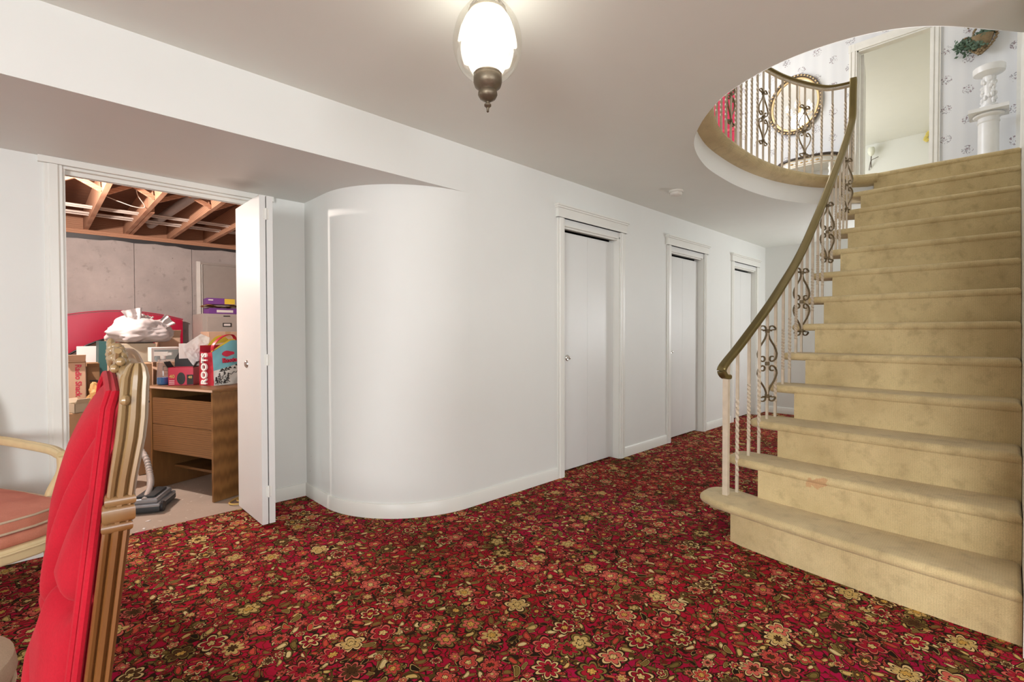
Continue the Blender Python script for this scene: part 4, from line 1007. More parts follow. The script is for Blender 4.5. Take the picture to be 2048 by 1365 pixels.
# box stack under the plastic bag
carton('moving_box', 'large lower moving box on the floor under the beige carton', (0.68, 5.80, 0), (0.28, 0.38, 0.36), 0.0, 'cardboard_dark')
carton('moving_box', 'middle brown moving box under the beige carton', (0.68, 5.80, 0.361), (0.27, 0.36, 0.343), 0.0, 'cardboard')
carton('beige_carton', 'beige carton carrying the white plastic bag', (0.68, 5.80, 0.705), (0.27, 0.34, 0.385), 0.03, 'beige_card', tape=False)
bag = thing('plastic_bag', 'stuffed white plastic shopping bag tied on top of the beige carton', 'plastic bag', (0.71, 5.74, 1.097))
def blob(sx, sy, sz, seed, amp=0.12, rings=34, seg=52, ridge=0.10):
    mb = MB(); prof = []
    vs = []; fs = []
    for j in range(rings+1):
        ph = PI*j/rings
        for i in range(seg):
            th = 2*PI*i/seg; d = Vector((math.sin(ph)*math.cos(th), math.sin(ph)*math.sin(th), -math.cos(ph)))
            n1 = noise.noise(d*1.6+Vector((seed, 0, 0))); n2 = abs(noise.noise(d*3.6+Vector((0, seed, 2)))); n3 = abs(noise.noise(d*8.0+Vector((seed, 3, 0))))
            k = 1+amp*n1*1.6-ridge*n2*1.3-ridge*0.45*n3
            z = d.z*k
            if z < -0.62: z = -0.62+(z+0.62)*0.12
            vs.append((sx*d.x*k, sy*d.y*k, sz*(z+0.66)))
    for j in range(rings): fs += [(j*seg+i, j*seg+(i+1) % seg, (j+1)*seg+(i+1) % seg, (j+1)*seg+i) for i in range(seg)]
    return mb.add(vs, fs)
blob(0.245, 0.18, 0.150, 4.2, 0.22, 48, 72, 0.10).build('bag_body', 'white_plastic_bag', bag, angle=60)
def ear(base, tip, w, seed, n=10):
    b, t = Vector(base), Vector(tip); d = (t-b); s = Vector((d.z, 0, -d.x)).normalized()
    mb = MB()
    def fn(u, v):
        p = b+d*v + s*(u-0.5)*w*(0.35+0.9*v) ; return p+Vector((0, 0.022*noise.noise((u*5, v*4, seed))+0.012*math.sin(u*12), 0.010*noise.noise((u*6, v*5, seed+3))))
    mb.grid(fn, n, 8); mb.grid(lambda u, v: fn(u, v)+Vector((0, 0.012*(1-v)+0.003, 0)), n, 8); return mb
ear((-0.02, -0.03, 0.16), (-0.06, -0.05, 0.31), 0.13, 1.0).build('handle', 'white_plastic_bag', bag, angle=60)
ear((0.12, -0.04, 0.13), (0.235, -0.07, 0.225), 0.10, 5.0).build('handle', 'white_plastic_bag', bag, angle=60)
ear((0.03, 0.0, 0.16), (0.06, 0.0, 0.26), 0.09, 8.0).build('knot', 'white_plastic_bag', bag, angle=60)

# small brown box beside the bag, on a stack
carton('moving_box', 'tall brown moving box standing behind the bottle', (0.985, 6.10, 0), (0.26, 0.26, 0.549), 0.0, 'cardboard_dark')
carton('moving_box', 'square brown box with pale side behind the bottle', (0.985, 6.10, 0.55), (0.25, 0.25, 0.474), 0.02, 'cardboard')
carton('small_carton', 'small open brown carton beside the plastic bag', (0.985, 6.08, 1.025), (0.18, 0.20, 0.12), 0.03, 'cardboard_pale', flaps=1)

# cartons behind the desk
c1 = carton('printed_carton', 'tall pale carton with a cabinet line drawing behind the spray bottle', (0.86, 5.25, 0.0), (0.22, 0.26, 0.935), 0.02, 'cardboard_pale', tape=False)
mb = MB()
for a, b, c, d in ((-0.07, -0.066, 0.74, 0.90), (0.06, 0.064, 0.74, 0.90), (-0.07, 0.064, 0.896, 0.90), (-0.06, 0.05, 0.86, 0.863), (-0.06, 0.05, 0.83, 0.833)): mb.box((a, -0.1312, c), (b, -0.130, d))
mb.build('line_drawing', 'print_black', c1, smooth=False)
ss = carton('side_printed_carton', 'narrow brown carton with a column of black print beside the desk', (0.66, 5.18, 0.0), (0.10, 0.22, 0.93), 0.0, 'cardboard', tape=False)
mb = MB()
for i in range(9): mb.box((-0.01+0.006*(i % 2), -0.1108, 0.60+0.032*i), (0.030-0.004*(i % 3), -0.110, 0.618+0.032*i))
mb.build('print_marks', 'print_black', ss, smooth=False)
wbx = carton('windowed_carton', 'white carton with a grey display window on top of the printed carton', (0.82, 5.22, 0.936), (0.21, 0.16, 0.125), 0.02, 'white_card', tape=False)
MB().box((-0.085, -0.0815, 0.02), (0.09, -0.080, 0.105)).build('display_window', 'blue_grey_paint', wbx, smooth=False)
MB().box((-0.05, -0.0822, 0.055), (0.0, -0.0812, 0.068)).build('print_mark', 'print_white', wbx, smooth=False)

# radio carton stack
carton('moving_box', 'brown moving box on the floor under the lettered carton', (0.29, 5.74, 0), (0.28, 0.30, 0.547), 0.0, 'cardboard_dark')
rc_ = carton('lettered_carton', 'upright tan carton with red lettering down its side', (0.245, 5.66, 0.548), (0.14, 0.20, 0.40), 0.03, 'cardboard_pale', flaps=1, tape=False)
text('Radio Shack', 0.056, 'print_red', rc_, frame((0.018, -0.1008, 0.235), (0, 0, -1), (1, 0, 0)), bold=0.0012)
MB().box((-0.0705, -0.1006, 0.385), (0.0705, -0.1, 0.392)).build('fold_line', 'cardboard_dark', rc_, smooth=False)
ft = carton('flapped_carton', 'dark brown carton with black print and an open flap beside the lettered carton', (0.372, 5.74, 0.548), (0.09, 0.20, 0.34), -0.03, 'cardboard_dark', flaps=2, tape=False)
text('FT', 0.075, 'print_black', ft, frame((0.0, -0.1208, 0.19), (0, 0, -1), (1, 0, 0)), bold=0.002)
text('M', 0.075, 'print_black', ft, frame((0.0, -0.1208, 0.09), (0, 0, -1), (1, 0, 0)), bold=0.002)
ob = carton('small_open_box', 'small white-edged open box lying below the lettered carton', (0.245, 5.28, 0.545), (0.10, 0.10, 0.075), 0.5, 'beige_card', flaps=2, tape=False)
carton('moving_box', 'wide brown box on the floor in front of the lettered carton stack', (0.30, 5.38, 0), (0.30, 0.30, 0.544), 0.02, 'cardboard')
wp = thing('foam_sheet', 'white foam packing sheet standing upright behind the lettered carton', 'foam sheet', (0.40, 6.25, 0.0))
MB().round_prism([(-0.11, -0.02), (0.11, -0.02), (0.11, 0.02), (-0.11, 0.02)], 0.0, 1.06, 0.004, 1).build('sheet', 'white_card', wp, smooth=False)
MB().box((0.10, -0.024, 0.0), (0.112, 0.0, 1.058)).build('edge_strip', 'white_paper', wp, smooth=False)
tb = thing('teal_board', 'dark teal folding board leaning against the stacked boxes', 'board', (0.47, 6.04, 0.0))
M = Matrix.Rotation(math.radians(1.0), 4, 'Y')
mb = MB(); mb.box((-0.06, -0.14, 0.0), (0.0, 0.14, 1.11), M); mb.build('board', 'teal_board', tb, smooth=False)
mb = MB(); mb.box((0.001, -0.142, 0.0), (0.014, 0.14, 1.15), M); mb.build('backing', 'cardboard_pale', tb, smooth=False)
tp = thing('wrapping_paper', 'crumpled gold and brown wrapping paper heaped by the lettered carton', 'paper', (0.385, 5.40, 0.5445))
blob(0.085, 0.08, 0.14, 9.1, 0.25, 16, 24, 0.3).build('crumpled_paper', 'tan_paper', tp, angle=15)
pk = carton('cardboard_carton', 'pale cardboard carton standing in front of the filing cabinet', (1.50, 6.10, 0.0), (0.36, 0.32, 1.20), 0.03, 'cardboard_pale', tape=True)

# printer desk ------------------------------------------------------------------
DA = math.radians(21)         # depth direction of the desk
dk = thing('desk_unit', 'oak laminate desk unit with a drop front and open lower shelf inside the storage room', 'desk', (0.883, 3.878, 0.0), DA)
# local: x = depth (towards back), y = along the front
DWd, DD, DH = 0.725, 0.46, 0.79; tt = 0.018
MB().box((0, 0, 0), (DD, tt, DH-0.022)).build('side_panel', 'oak_laminate_upright', dk, smooth=False)
MB().box((0, DWd-tt, 0), (DD, DWd, DH-0.022)).build('side_panel', 'oak_laminate_upright', dk, smooth=False)
tp_ = MB().round_prism([(-0.012, -0.012), (DD+0.01, -0.012), (DD+0.01, DWd+0.012), (-0.012, DWd+0.012)], DH-0.022, DH, 0.004, 2).build('desk_top', 'oak_laminate', dk)
MB().box((-0.0135, -0.0135, DH-0.019), (-0.011, DWd+0.0135, DH-0.004)).build('edge_band', 'cardboard_pale', tp_, smooth=False)
MB().box((0.004, tt+0.003, 0.30), (0.024, DWd-tt-0.003, 0.50)).build('front_panel', 'oak_laminate', dk, smooth=False)
MB().box((0.004, tt+0.003, 0.503), (0.024, DWd-tt-0.003, 0.70)).build('front_panel', 'oak_laminate', dk, smooth=False)
MB().box((0.16, tt, 0.135), (DD-0.02, DWd-tt, 0.153)).build('shelf', 'oak_laminate', dk, smooth=False)
MB().box((0.03, tt, 0.66), (DD-0.02, DWd-tt, 0.676)).build('inner_shelf', 'oak_laminate', dk, smooth=False)
MB().box((DD-0.015, tt, 0.12), (DD-0.008, DWd-tt, DH-0.03)).build('back_panel', 'dark_void', dk, smooth=False)
def on_desk(u, v):  # depth, along the front -> world
    return (0.883+u*math.cos(DA)-v*math.sin(DA), 3.878+u*math.sin(DA)+v*math.cos(DA), DH)
# spray bottle
p = on_desk(0.055, 0.655)
bo = thing('spray_bottle', 'clear spray bottle half full of blue cleaner on the desk unit', 'spray bottle', p)
MB().lathe([(0.036, 0.0), (0.042, 0.008), (0.042, 0.075), (0.038, 0.12), (0.028, 0.165), (0.018, 0.195), (0.015, 0.205)], 24, Matrix.Diagonal((1, 0.8, 1, 1))).build('bottle_body', 'bottle_plastic', bo)
MB().lathe([(0.032, 0.003), (0.039, 0.01), (0.039, 0.058), (0.001, 0.0585)], 24, Matrix.Diagonal((1, 0.8, 1, 1))).build('cleaner', 'blue_fluid', bo)
M = Matrix.Rotation(-0.5, 4, 'Z')
mb = MB(); mb.lathe([(0.017, 0.198), (0.018, 0.222), (0.012, 0.226)], 16); mb.box((-0.055, -0.012, 0.222), (0.035, 0.012, 0.252), M); mb.box((0.025, -0.009, 0.226), (0.06, 0.009, 0.246), M); mb.build('spray_head', 'white_enamel', bo, angle=30)
mb = MB(); mb.sweep([M @ Vector(q) for q in spline([(-0.03, 0, 0.224), (-0.045, 0, 0.20), (-0.04, 0, 0.18)], 4)], rrect(0.014, 0.006, 0.002), upv=(0, 1, 0)); mb.build('trigger', 'blue_grey_paint', bo)
# red and black pod carton, open
p = on_desk(0.11, 0.44)
k4 = thing('pod_carton', 'open red and black carton marked 40 on the desk unit', 'box', (0.818, 4.425, DH), math.radians(60))
w, d, h = 0.168, 0.12, 0.135
mb = MB(); mb.box((-d/2, -w/2, 0), (d/2, w/2, 0.004)); mb.box((-d/2, -w/2, 0), (-d/2+0.003, w/2, h)); mb.box((d/2-0.003, -w/2, 0), (d/2, w/2, h)); mb.box((-d/2, -w/2, 0), (d/2, -w/2+0.003, h)); mb.box((-d/2, w/2-0.003, 0), (d/2, w/2, h)); mb.build('body', 'print_crimson', k4, smooth=False)
Mf = frame((-d/2-0.0006, 0, 0), (0, -1, 0), (0, 0, 1))
def front_poly(pts, mat, name, dz=0.0008):
    mb = MB(); mb.prism(pts, 0.0, dz, Mf); return mb.build(name, mat, k4, smooth=False)
front_poly([(0.028*math.cos(t)+0.002, 0.052+0.046*math.sin(t)) for t in [2*PI*i/24 for i in range(24)]], 'black_gloss', 'cup_picture')
front_poly([(-0.082, 0.005), (-0.036, 0.005), (-0.036, 0.05), (-0.082, 0.05)], 'print_red', 'print_panel')
front_poly([(0.04, 0.005), (0.083, 0.005), (0.083, 0.08), (0.04, 0.08)], 'print_black', 'print_panel')
text('40', 0.036, 'print_gold', k4, Mf @ Matrix.Translation((-0.058, 0.067, 0.001)), bold=0.0008)
text('40', 0.026, 'print_gold', k4, Mf @ Matrix.Translation((0.062, 0.06, 0.001)), bold=0.0008)
mb = MB()
for i in range(3): mb.box((-0.078, 0.034-0.012*i, 0.0005), (-0.042, 0.038-0.012*i, 0.0012), Mf)
mb.build('print_lines', 'print_white', k4, smooth=False)
Mx = frame((d/2, 0, h), (0, -1, 0), (0.05, 0, 1)); mb = MB(); mb.prism([(-0.084, 0), (0.084, 0), (0.07, 0.085), (-0.05, 0.12), (-0.084, 0.06)], -0.003, 0.0, Mx); mb.build('lid', 'black_plastic', k4, smooth=False)
for s in (-1, 1):
    Mx = frame((-0.02, s*w/2, h), (1, 0, 0), (0, s*0.55, 1)); MB().box((-0.05, 0, -0.001), (0.06, 0.05, 0.001), Mx).build('flap', 'black_plastic', k4, smooth=False)
# white paper sheet sticking out of the carton
pp = thing('crumpled_paper', 'crumpled white sheet of paper sticking out of the pod carton', 'paper', (0.86, 4.40, DH))
cor = [(0.795, 1.085), (0.925, 1.178), (0.985, 1.150), (0.968, 1.05), (0.90, 0.935), (0.862, 0.94), (0.808, 1.03)]
cen = (0.89, 1.06)
def psheet(u, v, off=0.0):
    i = u*len(cor); k = int(i) % len(cor); f = i-int(i); a, b = cor[k], cor[(k+1) % len(cor)]
    x = a[0]+(b[0]-a[0])*f; z = a[1]+(b[1]-a[1])*f; x = cen[0]+(x-cen[0])*(1-v); z = cen[1]+(z-cen[1])*(1-v)
    y = 4.36 + 0.22*(x-0.9) + 0.10*(z-1.0) + 0.018*noise.noise((x*14, z*14, 3)) + 0.014*abs(noise.noise((x*30, z*30, 1)))
    return Vector((x-0.86, y-4.40+off, z-DH))
mb = MB(); mb.grid(psheet, 56, 12); mb.grid(lambda u, v: psheet(u, v, 0.003), 56, 12); mb.build('paper_sheet', 'white_paper', pp, angle=20)
mb = MB(); mb.box((-0.075, 0.005, 0.20), (-0.02, 0.012, 0.315)); mb.build('card_strip', 'white_card', pp, smooth=False)
# shopping bag: red gusset with white letters, front printed with a winter scene
sbg = thing('shopping_bag', 'blue and white shopping bag with a red lettered side standing on the desk unit', 'shopping bag', (0.957, 4.165, DH), math.radians(26))
BW, BD = 0.25, 0.15
def btop(x): return 0.255+0.09*min(1, max(0, x)/0.16)
def bfront(x, v):
    z = btop(x)*v; return Vector((x+0.012*v*v, -0.028*math.sin(PI*min(1, x/BW))*math.sin(PI*min(1, v*0.9+0.1))**0.7+0.03*v*v+0.007*noise.noise((x*18, v*5, 2)), z))
def strip(v0, v1, mat, name):
    mb = MB(); mb.grid(lambda u, v: bfront(BW*u, v0+(v1-v0)*v), 30, 10); return mb.build(name, mat, sbg, angle=50)
strip(0.0, 0.43, 'bag_snow', 'snow_panel'); strip(0.43, 0.98, 'bag_teal', 'sky_panel')
mb = MB(); mb.grid(lambda u, v: Vector((0.012*v*v+0.018*math.sin(PI*u)*(1-0.6*v)*v, BD*u+0.03*v*v*(1-u), 0.255*v*(1-0.04*math.sin(PI*u)))), 14, 14); mb.build('red_gusset', 'bag_red', sbg, angle=50)
mb = MB(); mb.grid(lambda u, v: Vector((BW*u+0.01*v, BD, 0.30*v)), 10, 8); mb.grid(lambda u, v: Vector((BW+0.012*v*v, BD*u, 0.34*v)), 8, 8); mb.build('back_panel', 'bag_red', sbg, angle=50)
mb = MB(); mb.grid(lambda u, v: bfront(BW*u, 0.97+0.035*v)+Vector((0, 0.012, 0)), 24, 2); mb.grid(lambda u, v: Vector((0.03+0.20*u, 0.10, 0.30+0.06*v*math.sin(PI*u)+0.03*u)), 16, 4); mb.build('yellow_lining', 'bag_yellow', sbg, angle=50)
text('ROOTS', 0.072, 'print_white', sbg, frame((-0.006, 0.085, 0.125), (0.02, 0.0, 1), (0, 1, 0)), bold=0.0018, extrude=0.007)
def onf(x, v, dy=-0.0025): return bfront(x, v)+Vector((0, dy, 0))
mb = MB(); rnd = random.Random(6)
for i in range(150):
    tx, hgt = rnd.choice(((0.035, 0.30), (0.07, 0.34), (0.10, 0.25), (0.015, 0.2))); yy = rnd.random()*hgt; wd = (hgt-yy)*0.085
    x0 = max(0.006, tx+rnd.uniform(-wd, wd)); v0 = 0.03+yy
    mb.add([onf(x0-0.005 if x0 > 0.006 else x0, v0), onf(x0+0.006, v0-0.006), onf(x0+0.002, v0+0.022)], [(0, 1, 2)])
mb.build('tree_print', 'print_black', sbg, smooth=False)
mb = MB()
for i in range(12):
    x0 = rnd.uniform(0.03, 0.22); v0 = rnd.uniform(0.36, 0.43); mb.add([onf(x0, v0), onf(x0+0.03, v0-0.025), onf(x0+0.018, v0+0.03)], [(0, 1, 2)])
mb.build('mountain_print', 'print_black', sbg, smooth=False)
mb = MB(); mb.tube([onf(0.10+0.012*i, 0.24+0.025*math.sin(i*1.9)+0.006*i, -0.003) for i in range(9)], 0.0018, 5); mb.build('script_flourish', 'print_black', sbg)
q = bfront(0.115, 0.58); text('Roots', 0.05, 'print_crimson', sbg, frame((q.x, q.y-0.004, q.z), (1, 0, 0.05), (0, 0.15, 1)), bold=0.0012, extrude=0.006)
q = bfront(0.115, 0.74); mb = MB(); mb.prism([(0.05*math.cos(t), 0.020*math.sin(t)*(1+0.25*math.cos(3*t))) for t in [2*PI*i/20 for i in range(20)]], -0.006, 0.006, frame((q.x, q.y-0.002, q.z), (1, 0, 0.05), (0, 0.15, 1))); mb.build('emblem', 'print_crimson', sbg, smooth=False)
mb = MB(); mb.sweep(spline([(0.03, 0.05, 0.255), (0.03, 0.04, 0.30), (0.07, 0.035, 0.345), (0.13, 0.035, 0.375), (0.19, 0.035, 0.38), (0.22, 0.04, 0.35), (0.225, 0.05, 0.32)], 6), rrect(0.005, 0.030, 0.001), upv=(0, 1, 0)); mb.build('handle', 'bag_red', sbg)
# vacuum cleaner head and hose
vc = thing('vacuum_cleaner', 'silver vacuum cleaner power head with ribbed hose on the concrete floor', 'vacuum cleaner', (0.575, 4.10, -0.004), math.radians(62))
pl = [(-0.17, -0.09), (0.12, -0.09), (0.16, -0.04), (0.16, 0.05), (0.12, 0.09), (-0.17, 0.09)]
MB().round_prism(pl, 0.012, 0.05, 0.008, 2).build('base', 'vacuum_dark', vc)
MB().round_prism([(x*0.99, y*0.99) for x, y in pl], 0.04, 0.068, 0.008, 2).build('bumper', 'vacuum_silver', vc)
MB().round_prism([(-0.16, -0.075), (0.09, -0.075), (0.13, -0.03), (0.13, 0.03), (0.09, 0.075), (-0.16, 0.075)], 0.066, 0.10, 0.012, 3).build('hood', 'vacuum_silver', vc)
MB().round_prism([(-0.14, -0.055), (0.06, -0.055), (0.08, 0.0), (0.06, 0.055), (-0.14, 0.055)], 0.098, 0.115, 0.006, 2).build('panel', 'vacuum_dark', vc)
for s in (-1, 1): MB().lathe([(0.03, -0.012), (0.034, -0.006), (0.034, 0.006), (0.03, 0.012)], 18, Matrix.Translation((-0.12, s*0.09, 0.034)) @ Matrix.Rotation(PI/2, 4, 'X')).build('wheel', 'black_plastic', vc)
pth = spline([(-0.15, 0, 0.09), (0.02, 0.03, 0.13), (0.18, 0.09, 0.18), (0.30, 0.17, 0.30), (0.42, 0.34, 0.42)], 14)
MB().sweep(pth[:16], circ(0.018, 12)).build('wand', 'hose_grey', vc)
MB().sweep(pth[15:], circ(0.022, 12), scale=[1.0 if i % 2 else 0.78 for i in range(len(pth)-15)]).build('hose', 'hose_grey', vc)
MB().lathe([(0.10, 0.0), (0.13, 0.03), (0.13, 0.30), (0.10, 0.40), (0.03, 0.43)], 22, Matrix.Translation((0.571, 0.52, 0.012))).build('canister', 'vacuum_dark', vc)
# yellow cord
cdx = thing('extension_cord', 'loop of yellow electrical cord lying by the bifold door', 'cord', (0.98, 3.78, 0.0))
mb = MB(); mb.tube(spline([(0.30, 0.20, 0.006), (0.15, 0.12, 0.007), (0.03, 0.06, 0.007), (-0.025, 0.0, 0.006), (-0.02, -0.05, 0.006), (0.04, -0.075, 0.006), (0.12, -0.04, 0.006), (0.30, 0.02, 0.006)], 7), 0.006, 8); mb.build('cord_loop', 'yellow_cord', cdx)
mb = MB(); mb.tube(spline([(0.30, 0.17, 0.006), (0.14, 0.09, 0.006), (0.05, 0.03, 0.018), (0.02, -0.03, 0.018), (0.10, -0.06, 0.018), (0.30, 0.0, 0.006)], 7), 0.006, 8); mb.build('cord_loop', 'yellow_cord', cdx)
# scraps on the concrete floor
for i, (x, y, lb) in enumerate(((0.50, 3.80, 'tiny white paper scrap beside the vacuum head'), (0.46, 3.66, 'tiny white paper scrap against the carpet edge'))):
    t = MB().prism([(-0.014, -0.004), (0.004, -0.009), (0.016, 0.002), (0.002, 0.008)], 0, 0.003).build('paper_scrap', 'white_paper', smooth=False)
    t.location = (x, y, -0.003); t.rotation_euler = (0, 0, i*1.3); tag(t, lb, 'scrap', 'paper scraps at the storage doorway')

# ------------------------------------------------------------------ RED TUFTED CHAIR
RCZ = math.radians(86.2)
rc = thing('tufted_chair', 'carved wooden chair with a tall red velvet tufted back facing away from the stairs', 'chair', (0.0575, 0.762, 0.0), RCZ)
CWD = 0.47                    # width; local x = across (near stile at 0), local +y = front
def yline(z): return 0.045 + (0.0 if z < 0.42 else -0.11*(z-0.42))
ZT = 1.128
def outline_top(u): return ZT-0.012+0.024*math.sin(PI*u)
def stile_prof(side):         # moulded section, three ridges on the outer face
    p = [(0.0, -0.0165), (-0.004, -0.0155), (-0.009, -0.012), (-0.0075, -0.008), (-0.003, -0.0062), (-0.009, -0.002), (-0.009, 0.0034), (-0.003, 0.007), (-0.0075, 0.009), (-0.009, 0.013), (-0.004, 0.0158), (0.0, 0.0165), (0.018, 0.016), (0.024, 0.010), (0.024, -0.011), (0.018, -0.016)]
    return p if side > 0 else [(-x, y) for x, y in p]
for s, x0 in ((1, 0.012), (-1, CWD-0.012)):
    zs = [0.40+0.03*i for i in range(22)] + [1.05, 1.075, 1.095, 1.11, 1.125, 1.137, 1.143]
    vs_ = []; pf = stile_prof(s); n = len(pf)
    for z in zs:
        k = 1.0+0.10*math.exp(-((z-1.06)/0.045)**2)-0.06*math.exp(-((z-0.75)/0.2)**2)-0.5*max(0, (z-1.125)/0.018)**2
        vs_ += [(x0+x*k, yline(z)+y*k*0.86-0.003*math.exp(-((z-1.06)/0.045)**2), z) for x, y in pf]
    fs = [tuple(range(n))[::-1], tuple(range((len(zs)-1)*n, len(zs)*n))]
    for j in range(len(zs)-1): fs += [(j*n+i, j*n+(i+1) % n, (j+1)*n+(i+1) % n, (j+1)*n+i) for i in range(n)]
    stl = MB().add(vs_, fs).build('back_stile', 'carved_walnut', rc, angle=40)
    for zz, hh, e in ((0.974, 0.0065, 0.0), (0.958, 0.0105, 0.0008), (0.942, 0.0065, 0.0)):
        q = yline(zz); a, b = (x0-0.0100-e, x0+0.02) if s > 0 else (x0-0.02, x0+0.0100+e)
        mb = MB(); mb.round_prism([(a, q-0.0155-e), (b, q-0.0155-e), (b, q+0.0155+e), (a, q+0.0155+e)], zz-hh, zz+hh, 0.005, 3)
        mb.build('carved_band', 'carved_walnut', stl)
# crest rail
pth = [(0.012+(CWD-0.024)*u, yline(1.12), outline_top(u)) for u in [i/24 for i in range(25)]]
crest = MB().sweep(pth, rrect(0.030, 0.034, 0.010)).build('crest_rail', 'carved_walnut', rc)
mb = MB()
for i in range(60):
    u = 0.09+0.82*i/59; ph = i*1.7
    mb.ball((0.012+(CWD-0.024)*u, yline(1.12)+0.012+0.006*math.sin(ph), outline_top(u)+0.012+0.009*math.cos(ph)), (0.007, 0.006, 0.006), 8, 6)
for sgn in (-1, 1):
    mb.tube(spline([(CWD/2+sgn*q*0.19, yline(1.12)+0.015, ZT+0.020+0.010*math.sin(q*14)) for q in [0.1+0.9*i/9 for i in range(10)]], 4), 0.004, 7)
for i in range(5): a = 2*PI*i/5; mb.ball((CWD/2+0.016*math.cos(a), yline(1.12)+0.018, ZT+0.022+0.014*math.sin(a)), (0.010, 0.006, 0.010), 8, 6)
mb.build('carved_garland', 'carved_walnut', crest)
mb = MB(); mb.ball((0.006, yline(1.10)+0.008, 1.098), (0.010, 0.006, 0.007), 10, 8); mb.build('carved_knob', 'carved_walnut', crest)
MB().box((0.03, yline(0.5)-0.014, 0.47), (CWD-0.03, yline(0.5)+0.014, 0.53)).build('back_rail', 'carved_walnut', rc)
mb = MB(); mb.grid(lambda u, v: Vector((0.03+(CWD-0.06)*u, yline(0.5+0.61*v)-0.006, 0.5+0.61*v)), 4, 8); mb.build('outside_back', 'red_velvet', rc)
# tufted padding: bulge with creases running from the buttons to the edges
PX0, PX1, PZ0, PZ1 = 0.040, CWD-0.040, 0.52, 1.108
btn = [(0.26, 0.57), (0.5, 0.42), (0.74, 0.57), (0.26, 0.24), (0.74, 0.24), (0.5, 0.08)]
seams = []
def arc_seam(pts):
    q = spline([(x, y, 0) for x, y in pts], 5)
    for a, b in zip(q[:-1], q[1:]): seams.append((a.x, a.y, b.x, b.y))
for m in (0, 1):
    f = (lambda P: [((1-x), y) for x, y in P]) if m else (lambda P: P)
    arc_seam(f([(0.26, 0.57), (0.20, 0.70), (0.10, 0.82), (0.0, 0.90)]))
    arc_seam(f([(0.5, 0.42), (0.40, 0.66), (0.24, 0.86), (0.08, 0.985)]))
    arc_seam(f([(0.26, 0.57), (0.37, 0.47), (0.5, 0.42)]))
    arc_seam(f([(0.26, 0.57), (0.12, 0.52), (0.0, 0.56)]))
    arc_seam(f([(0.5, 0.42), (0.36, 0.34), (0.26, 0.24)]))
    arc_seam(f([(0.26, 0.24), (0.12, 0.22), (0.0, 0.26)]))
    arc_seam(f([(0.26, 0.24), (0.38, 0.14), (0.5, 0.08)]))
WPX = PX1-PX0; HPX = PZ1-PZ0
def seg_d(u, v, s):
    ax, ay, bx, by = s[0]*WPX, s[1]*HPX, s[2]*WPX, s[3]*HPX; px, py = u*WPX, v*HPX
    dx, dy = bx-ax, by-ay; t = max(0, min(1, ((px-ax)*dx+(py-ay)*dy)/(dx*dx+dy*dy))); return math.hypot(px-ax-t*dx, py-ay-t*dy)
def top_cut(u): return 1.0-0.03*abs(2*u-1)**2.5
def pad(u, v):
    vv = v*top_cut(u); x = PX0+WPX*u; z = PZ0+HPX*vv
    e = math.sin(PI*min(1, max(0, u)))**0.5 if 0 < u < 1 else 0
    b = 0.057*e*math.sqrt(max(0, 1-max(0, 1-(1-v)/0.50)**1.7))
    ds = min(seg_d(u, vv, s) for s in seams); db = min(math.hypot((u-p)*WPX, (vv-q)*HPX) for p, q in btn)
    cr = 0.022*math.exp(-(ds/0.009)**1.1)*min(1, b/0.03) + 0.014*math.exp(-(db/0.014)**2)*min(1, b/0.03)
    lift = 0.013*min(1, ds/0.045)**0.7*min(1, b/0.04)
    return Vector((x, yline(z)+0.006+b-cr+lift, z))
MB().grid(pad, 84, 110).build('tufted_back_pad', 'red_velvet', rc, angle=80)
for p, q in btn:
    c = pad(p, q/top_cut(p)); MB().ball(c+Vector((0, 0.002, 0)), (0.008, 0.005, 0.008), 10, 8).build('tuft_button', 'red_velvet', rc)
# double welt along the frame
for off, yy in ((0.027, 0.020), (0.036, 0.026)):
    path = [(off, yline(z)+yy, z) for z in [0.49+0.03*i for i in range(20)]] + [(off, yline(1.085)+yy, 1.085), (off+0.012, yline(1.1)+yy-0.004, 1.103)] + [(off+0.012+(CWD-2*off-0.024)*u, yline(1.1)+yy-0.004, 1.103+0.012*math.sin(PI*u)) for u in [i/10 for i in range(1, 10)]] + [(CWD-off-0.012, yline(1.1)+yy-0.004, 1.103), (CWD-off, yline(1.085)+yy, 1.085)] + [(CWD-off, yline(z)+yy, z) for z in [0.49+0.03*(19-i) for i in range(20)]]
    MB().tube(path, 0.0052, 8, upv=(0.02, 1, 0.05)).build('welt', 'red_velvet', rc)
# seat and legs (below the frame of the photograph)
mb = MB(); mb.round_prism([(0.03, 0.07), (CWD-0.03, 0.07), (CWD+0.01, 0.46), (0.35, 0.50), (0.15, 0.50), (-0.01, 0.46)], 0.36, 0.445, 0.03, 4); mb.build('seat', 'red_velvet', rc)
mb = MB(); mb.round_prism([(0.01, 0.03), (CWD-0.01, 0.03), (CWD+0.02, 0.47), (0.35, 0.51), (0.15, 0.51), (-0.02, 0.47)], 0.30, 0.37, 0.012, 3); mb.build('seat_rail', 'carved_walnut', rc)
for x, y, b in ((0.016, 0.045, -0.09), (CWD-0.016, 0.045, -0.09), (0.01, 0.45, 0.02), (CWD-0.01, 0.45, 0.02)):
    ps = spline([(x, y, 0.41), (x, y+b*0.15+(0.02 if b > 0 else 0), 0.25), (x, y+b*0.5, 0.10), (x, y+b, 0.0)], 5)
    MB().sweep(ps, rrect(0.045, 0.045, 0.014), upv=(0, 1, 0), scale=[1-0.4*i/(len(ps)-1) for i in range(len(ps))]).build('leg', 'carved_walnut', rc)

# ------------------------------------------------------------------ CREAM ARMCHAIR
ac = thing('armchair', 'cream painted wooden armchair with a salmon pink seat cushion standing by the recess wall', 'chair', (-0.40, 3.395, 0.0), math.radians(20))
